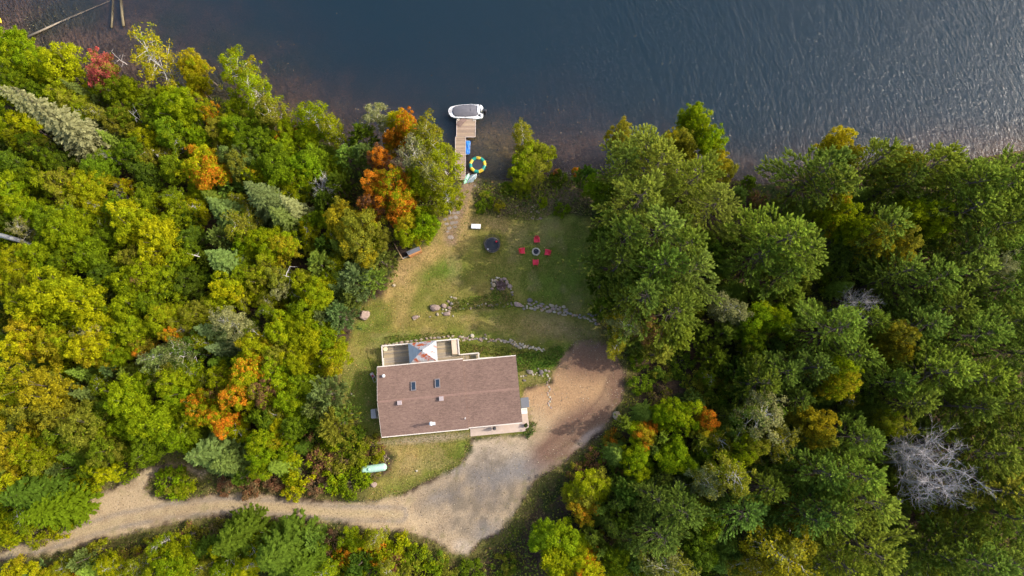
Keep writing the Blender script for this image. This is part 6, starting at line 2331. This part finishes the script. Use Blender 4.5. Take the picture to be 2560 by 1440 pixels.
def ug_fn(x, y, z, px, py, r):
    P = np.stack([px, py], 1)
    inr = (px > -60) & (px < 2620) & (py > 20) & (py < 1500)
    k = inr & (shore_d(x, y) > .3)
    i1, i2 = inside(P, drive_poly), inside(P, lawn_poly)
    k &= ~(i1 | i2)
    k[k] &= np.minimum(seg_dist(P[k], drive_poly, True), seg_dist(P[k], lawn_poly, True)) > r.uniform(3, 26, k.sum())
    den = np.clip((fbm(x, y, 4.5, 61) - .34) * 4, .04, 1)
    for a, b_, c in GAPS: den = np.where((px - a) ** 2 + (py - b_) ** 2 < c * c, den * .25, den)
    return k & (r.rand(len(x)) < den)
x, y, z, px, py, r = scatter_pts(300000, ug_fn, 9)
n = len(x)
print("undergrowth", n)
edge_ = np.minimum(seg_dist(np.stack([px, py], 1), drive_poly, True), seg_dist(np.stack([px, py], 1), lawn_poly, True))
hgt = r.uniform(.05, 1, n) * np.clip(fbm(x, y, 3, 66) * 2.6 - .3, .25, 2.4) * np.clip(edge_ / 50, .15, 1)
base = np.array([[.085, .13, .018], [.13, .165, .02], [.17, .175, .022], [.075, .10, .024], [.18, .11, .04], [.28, .20, .025]])
sel = (fbm(x, y, 2.4, 67) * 5.2 + r.normal(0, .55, n)).clip(0, 5.4).astype(int)
sel = np.where(px > 1300, np.minimum(sel, 3 + (r.rand(n) < .2)), sel)
U = np.stack([r.normal(size=n), r.normal(size=n), r.normal(0, .5, n)], 1)
Nn = np.stack([r.normal(0, .5, n), r.normal(0, .5, n), np.ones(n)], 1)
L_ = r.uniform(.2, .46, n)
ug = cards_mesh("undergrowth", np.stack([x, y, z + hgt], 1), U, Nn, L_, L_ * .55, np.stack([r.rand(n)] * 3, 1), base[sel])
tag(mesh_obj("undergrowth", ug, LEAFSTUFF), kind='stuff')

def poly_pts(poly, n, seed):
    poly = np.array(poly, float); r = np.random.RandomState(seed)
    P = np.stack([r.uniform(poly[:, 0].min(), poly[:, 0].max(), n), r.uniform(poly[:, 1].min(), poly[:, 1].max(), n)], 1)
    return P[inside(P, poly)], r
def weeds(name, poly, n, seed, cols, hmax, Lr=(.18, .4), up=.9):
    P, r = poly_pts(poly, n, seed)
    zz = -2.0
    G = np.array([at(a, b_, -2.4) for a, b_ in P])
    for _ in range(3):
        z_ = hz_arr(G[:, 0], G[:, 1])
        G = np.array([at(a, b_, c) for (a, b_), c in zip(P, z_)])
    n = len(P)
    pt = np.stack([G[:, 0], G[:, 1], G[:, 2] + r.uniform(.03, hmax, n)], 1)
    U = np.stack([r.normal(size=n), r.normal(size=n), np.abs(r.normal(0, up, n))], 1)
    Nn = np.stack([r.normal(0, .6, n), r.normal(0, .6, n), np.ones(n)], 1)
    L_ = r.uniform(*Lr, n)
    cl_ = np.array(cols); ci = ((fbm(pt[:, 0], pt[:, 1], 1.5, seed) * 1.5 - .25 + r.normal(0, .18, n)).clip(0, .999) * len(cl_)).astype(int)
    me = cards_mesh(name, pt, U, Nn, L_, L_ * .3, np.stack([r.rand(n)] * 3, 1), cl_[ci])
    return tag(mesh_obj(name, me, LEAFSTUFF), kind='stuff')
GR = [(.09, .15, .018), (.12, .17, .022), (.16, .17, .03), (.08, .11, .02)]
weeds("planting_bed_weeds", [(1133, 752), (1180, 742), (1225, 735), (1240, 722), (1270, 728), (1285, 745), (1290, 765), (1250, 772), (1180, 772), (1135, 782), (1128, 765)], 2600, 81, GR + [(.16, .13, .05)], .45)
weeds("bank_weeds", [(1180, 470), (1260, 455), (1400, 440), (1460, 450), (1480, 540), (1400, 530), (1340, 552), (1250, 545), (1200, 535)], 9000, 82, [(.10, .14, .025), (.22, .17, .075), (.17, .11, .07), (.16, .17, .04), (.25, .20, .08), (.13, .15, .03)], .35)
weeds("tall_grass", [(1285, 900), (1300, 885), (1350, 878), (1400, 862), (1412, 885), (1380, 918), (1320, 925), (1295, 930)], 2600, 83, [(.07, .14, .018), (.09, .15, .02), (.12, .13, .03)], .28)
weeds("tall_grass", [(1308, 1085), (1330, 1052), (1345, 1055), (1338, 1080), (1318, 1100)], 420, 84, [(.05, .10, .018), (.08, .11, .02), (.12, .11, .03)], .4)
weeds("tall_grass", [(1150, 855), (1200, 862), (1262, 868), (1330, 880), (1285, 893), (1200, 885), (1152, 880)], 1300, 85, GR + [(.14, .12, .03), (.16, .10, .05)], .3)
weeds("tall_grass", [(960, 840), (1140, 830), (1145, 838), (1020, 850), (962, 860)], 700, 86, [(.08, .13, .018), (.11, .14, .02), (.13, .13, .03)], .22)
weeds("dried_plants", [(1240, 704), (1256, 702), (1266, 712), (1262, 726), (1243, 726)], 500, 87, [(.17, .11, .10), (.24, .17, .15), (.13, .08, .07)], .5, (.2, .45))
weeds("dried_plants", [(940, 1140), (962, 1132), (975, 1145), (965, 1160), (945, 1155)], 260, 88, [(.30, .22, .15), (.22, .15, .11), (.38, .30, .22)], .4)
weeds("verge_weeds", [(960, 1340), (1040, 1345), (1085, 1360), (1130, 1395), (1180, 1400), (1230, 1350), (1290, 1300), (1340, 1215), (1390, 1180), (1430, 1180), (1380, 1260), (1330, 1340), (1300, 1440), (960, 1440)], 9000, 89,
      [(.14, .14, .03), (.10, .12, .025), (.18, .15, .045), (.15, .10, .055), (.09, .10, .025)], .35)
weeds("verge_weeds", [(390, 1190), (440, 1178), (500, 1205), (520, 1232), (440, 1240), (385, 1225)], 900, 90, [(.10, .13, .02), (.15, .15, .03)], .3)
weeds("verge_weeds", [(230, 1385), (420, 1330), (540, 1305), (640, 1310), (800, 1318), (950, 1338), (950, 1375), (620, 1345), (420, 1365), (230, 1440)], 6000, 91, [(.18, .18, .03), (.14, .15, .03), (.22, .15, .06), (.15, .09, .05)], .3)
def edge_fn(x, y, z, px, py, r):
    P = np.stack([px, py], 1)
    k = (np.abs(px - 1280) < 1350) & (py > 820) & (py < 1450)
    d = np.full(len(x), 99.0); d[k] = seg_dist(P[k], drive_poly, True)
    i = np.zeros(len(x), bool); i[k] = inside(P[k], drive_poly)
    return k & (d < np.where(i, 9, 26) * r.rand(len(x)) * np.clip(fbm(x, y, 2.5, 93) * 2.2 - .3, .1, 1.4)) & ~((px > 1170) & (px < 1325) & (py < 1100))
x, y, z, px, py, r = scatter_pts(110000, edge_fn, 94, (-74, 24, -26, 10))
n = len(x)
U = np.stack([r.normal(size=n), r.normal(size=n), np.abs(r.normal(0, .8, n))], 1)
Ls = r.uniform(.12, .3, n)
ec = np.array([(.16, .165, .03), (.12, .15, .025), (.24, .19, .07), (.19, .12, .06), (.27, .22, .10)])[((fbm(x, y, 2, 95) * 1.4 - .2 + r.normal(0, .2, n)).clip(0, .99) * 5).astype(int)]
me = cards_mesh("verge_weeds", np.stack([x, y, z + r.uniform(.02, .16, n)], 1), U, np.stack([r.normal(0, .5, n), r.normal(0, .5, n), np.ones(n)], 1), Ls, Ls * .35, np.stack([r.rand(n)] * 3, 1), ec)
tag(mesh_obj("verge_weeds", me, LEAFSTUFF), kind='stuff')
def turf_fn(x, y, z, px, py, r):
    P = np.stack([px, py], 1)
    k = (px > 830) & (px < 1520) & (py > 455) & (py < 1260)
    k[k] = inside(P[k], lawn_poly)
    return k & (r.rand(len(x)) < np.clip(fbm(x, y, 2.0, 96) * 2.4 - .5, .08, 1))
x, y, z, px, py, r = scatter_pts(120000, turf_fn, 97, (-30, 18, -16, 30))
n = len(x)
U = np.stack([r.normal(size=n), r.normal(size=n), np.abs(r.normal(0, .8, n))], 1)
Ls = r.uniform(.08, .2, n)
tcw = fbm(x, y, 1.6, 98) + r.normal(0, .12, n) - .25 * np.clip((1100 - px) / 200, -.6, .6)
ec = np.where((tcw > .52)[:, None], np.array((.10, .145, .02)), np.where((tcw > .36)[:, None], np.array((.16, .155, .035)), np.array((.25, .19, .075))))
me = cards_mesh("turf_tufts", np.stack([x, y, z + r.uniform(.01, .06, n)], 1), U, np.stack([r.normal(0, .5, n), r.normal(0, .5, n), np.ones(n)], 1), Ls, Ls * .4, np.stack([r.rand(n)] * 3, 1), ec)
tag(mesh_obj("turf_tufts", me, LEAFSTUFF), kind='stuff')
# leaves in the pot
cd = Cards(); r8 = np.random.RandomState(8)
for k in range(9):
    c = np.array((r8.normal(0, .13), r8.normal(0, .13), .5 + r8.uniform(-.05, .2)))
    clump(cd, r8, c, .16, norm(c), 26, (.1, .2), r8.rand())
pc = mesh_obj("leaves", cd.mesh("leaves", LEAF), None, pt); pc.color = (.05, .09, .018, 0.3); pc["tint"] = [.12, .12, .03]

def lawn_fn(x, y, z, px, py, r):
    P = np.stack([px, py], 1)
    k = inside(P, lawn_poly)
    den = np.clip((1150 - px) / 300, .12, 1) * np.clip(fbm(x, y, 3, 71) * 1.5, .2, 1)
    return k & (r.rand(len(x)) < den)
x, y, z, px, py, r = scatter_pts(22000, lawn_fn, 72, (-30, 18, -16, 30))
scatter_cards("fallen_leaves", np.stack([x, y, z + .03], 1), (.07, .17), [(.42, .30, .08), (.50, .38, .16), (.40, .20, .05), (.30, .24, .06), (.34, .16, .06)], 73)
def drv_fn(x, y, z, px, py, r):
    P = np.stack([px, py], 1)
    return inside(P, drive_poly)
x, y, z, px, py, r = scatter_pts(22000, drv_fn, 74, (-72, 20, -26, 10))
scatter_cards("drive_pebbles", np.stack([x, y, z + .02], 1), (.05, .19), [(.33, .26, .18), (.20, .16, .11), (.15, .11, .07), (.36, .30, .22), (.26, .20, .10), (.17, .15, .13)], 75)
def lake_fn(x, y, z, px, py, r):
    d = -shore_d(x, y)
    den = np.exp(-d / 5.0) * np.clip((fbm(x, y, 4, 76) - .48) * 8, 0, 1)
    return (d > .3) & (px > -20) & (px < 2000) & (r.rand(len(x)) < den)
x, y, z, px, py, r = scatter_pts(16000, lake_fn, 77, (-80, 60, 15, 60))
scatter_cards("floating_leaves", np.stack([x, y, np.full(len(x), WATER_Z + .02)], 1), (.07, .2), [(.30, .25, .10), (.42, .36, .20), (.22, .22, .07), (.5, .45, .3)], 78, tilt=.06)
# sunken twigs and weed on the bottom
def weed_fn(x, y, z, px, py, r):
    d = -shore_d(x, y)
    return (d > .5) & (d < 16) & (px > -20) & (px < 2100) & (r.rand(len(x)) < np.clip((fbm(x, y, 3, 79) - .4) * 4, 0, 1))
x, y, z, px, py, r = scatter_pts(16000, weed_fn, 80, (-80, 60, 15, 60))
n = len(x)
U = np.stack([r.normal(size=n), r.normal(size=n), r.normal(0, .2, n)], 1)
Ls = r.uniform(.3, 1.3, n)
cc_ = np.array([(.10, .07, .045), (.16, .11, .06), (.07, .075, .03), (.20, .15, .09)])[r.randint(0, 4, n)]
me = cards_mesh("sunken_twigs", np.stack([x, y, z + .08], 1), U, np.tile([0, 0, 1.0], (n, 1)), Ls, r.uniform(.03, .12, n), np.stack([r.rand(n)] * 3, 1), cc_)
tag(mesh_obj("sunken_twigs", me, LEAFSTUFF), kind='stuff')
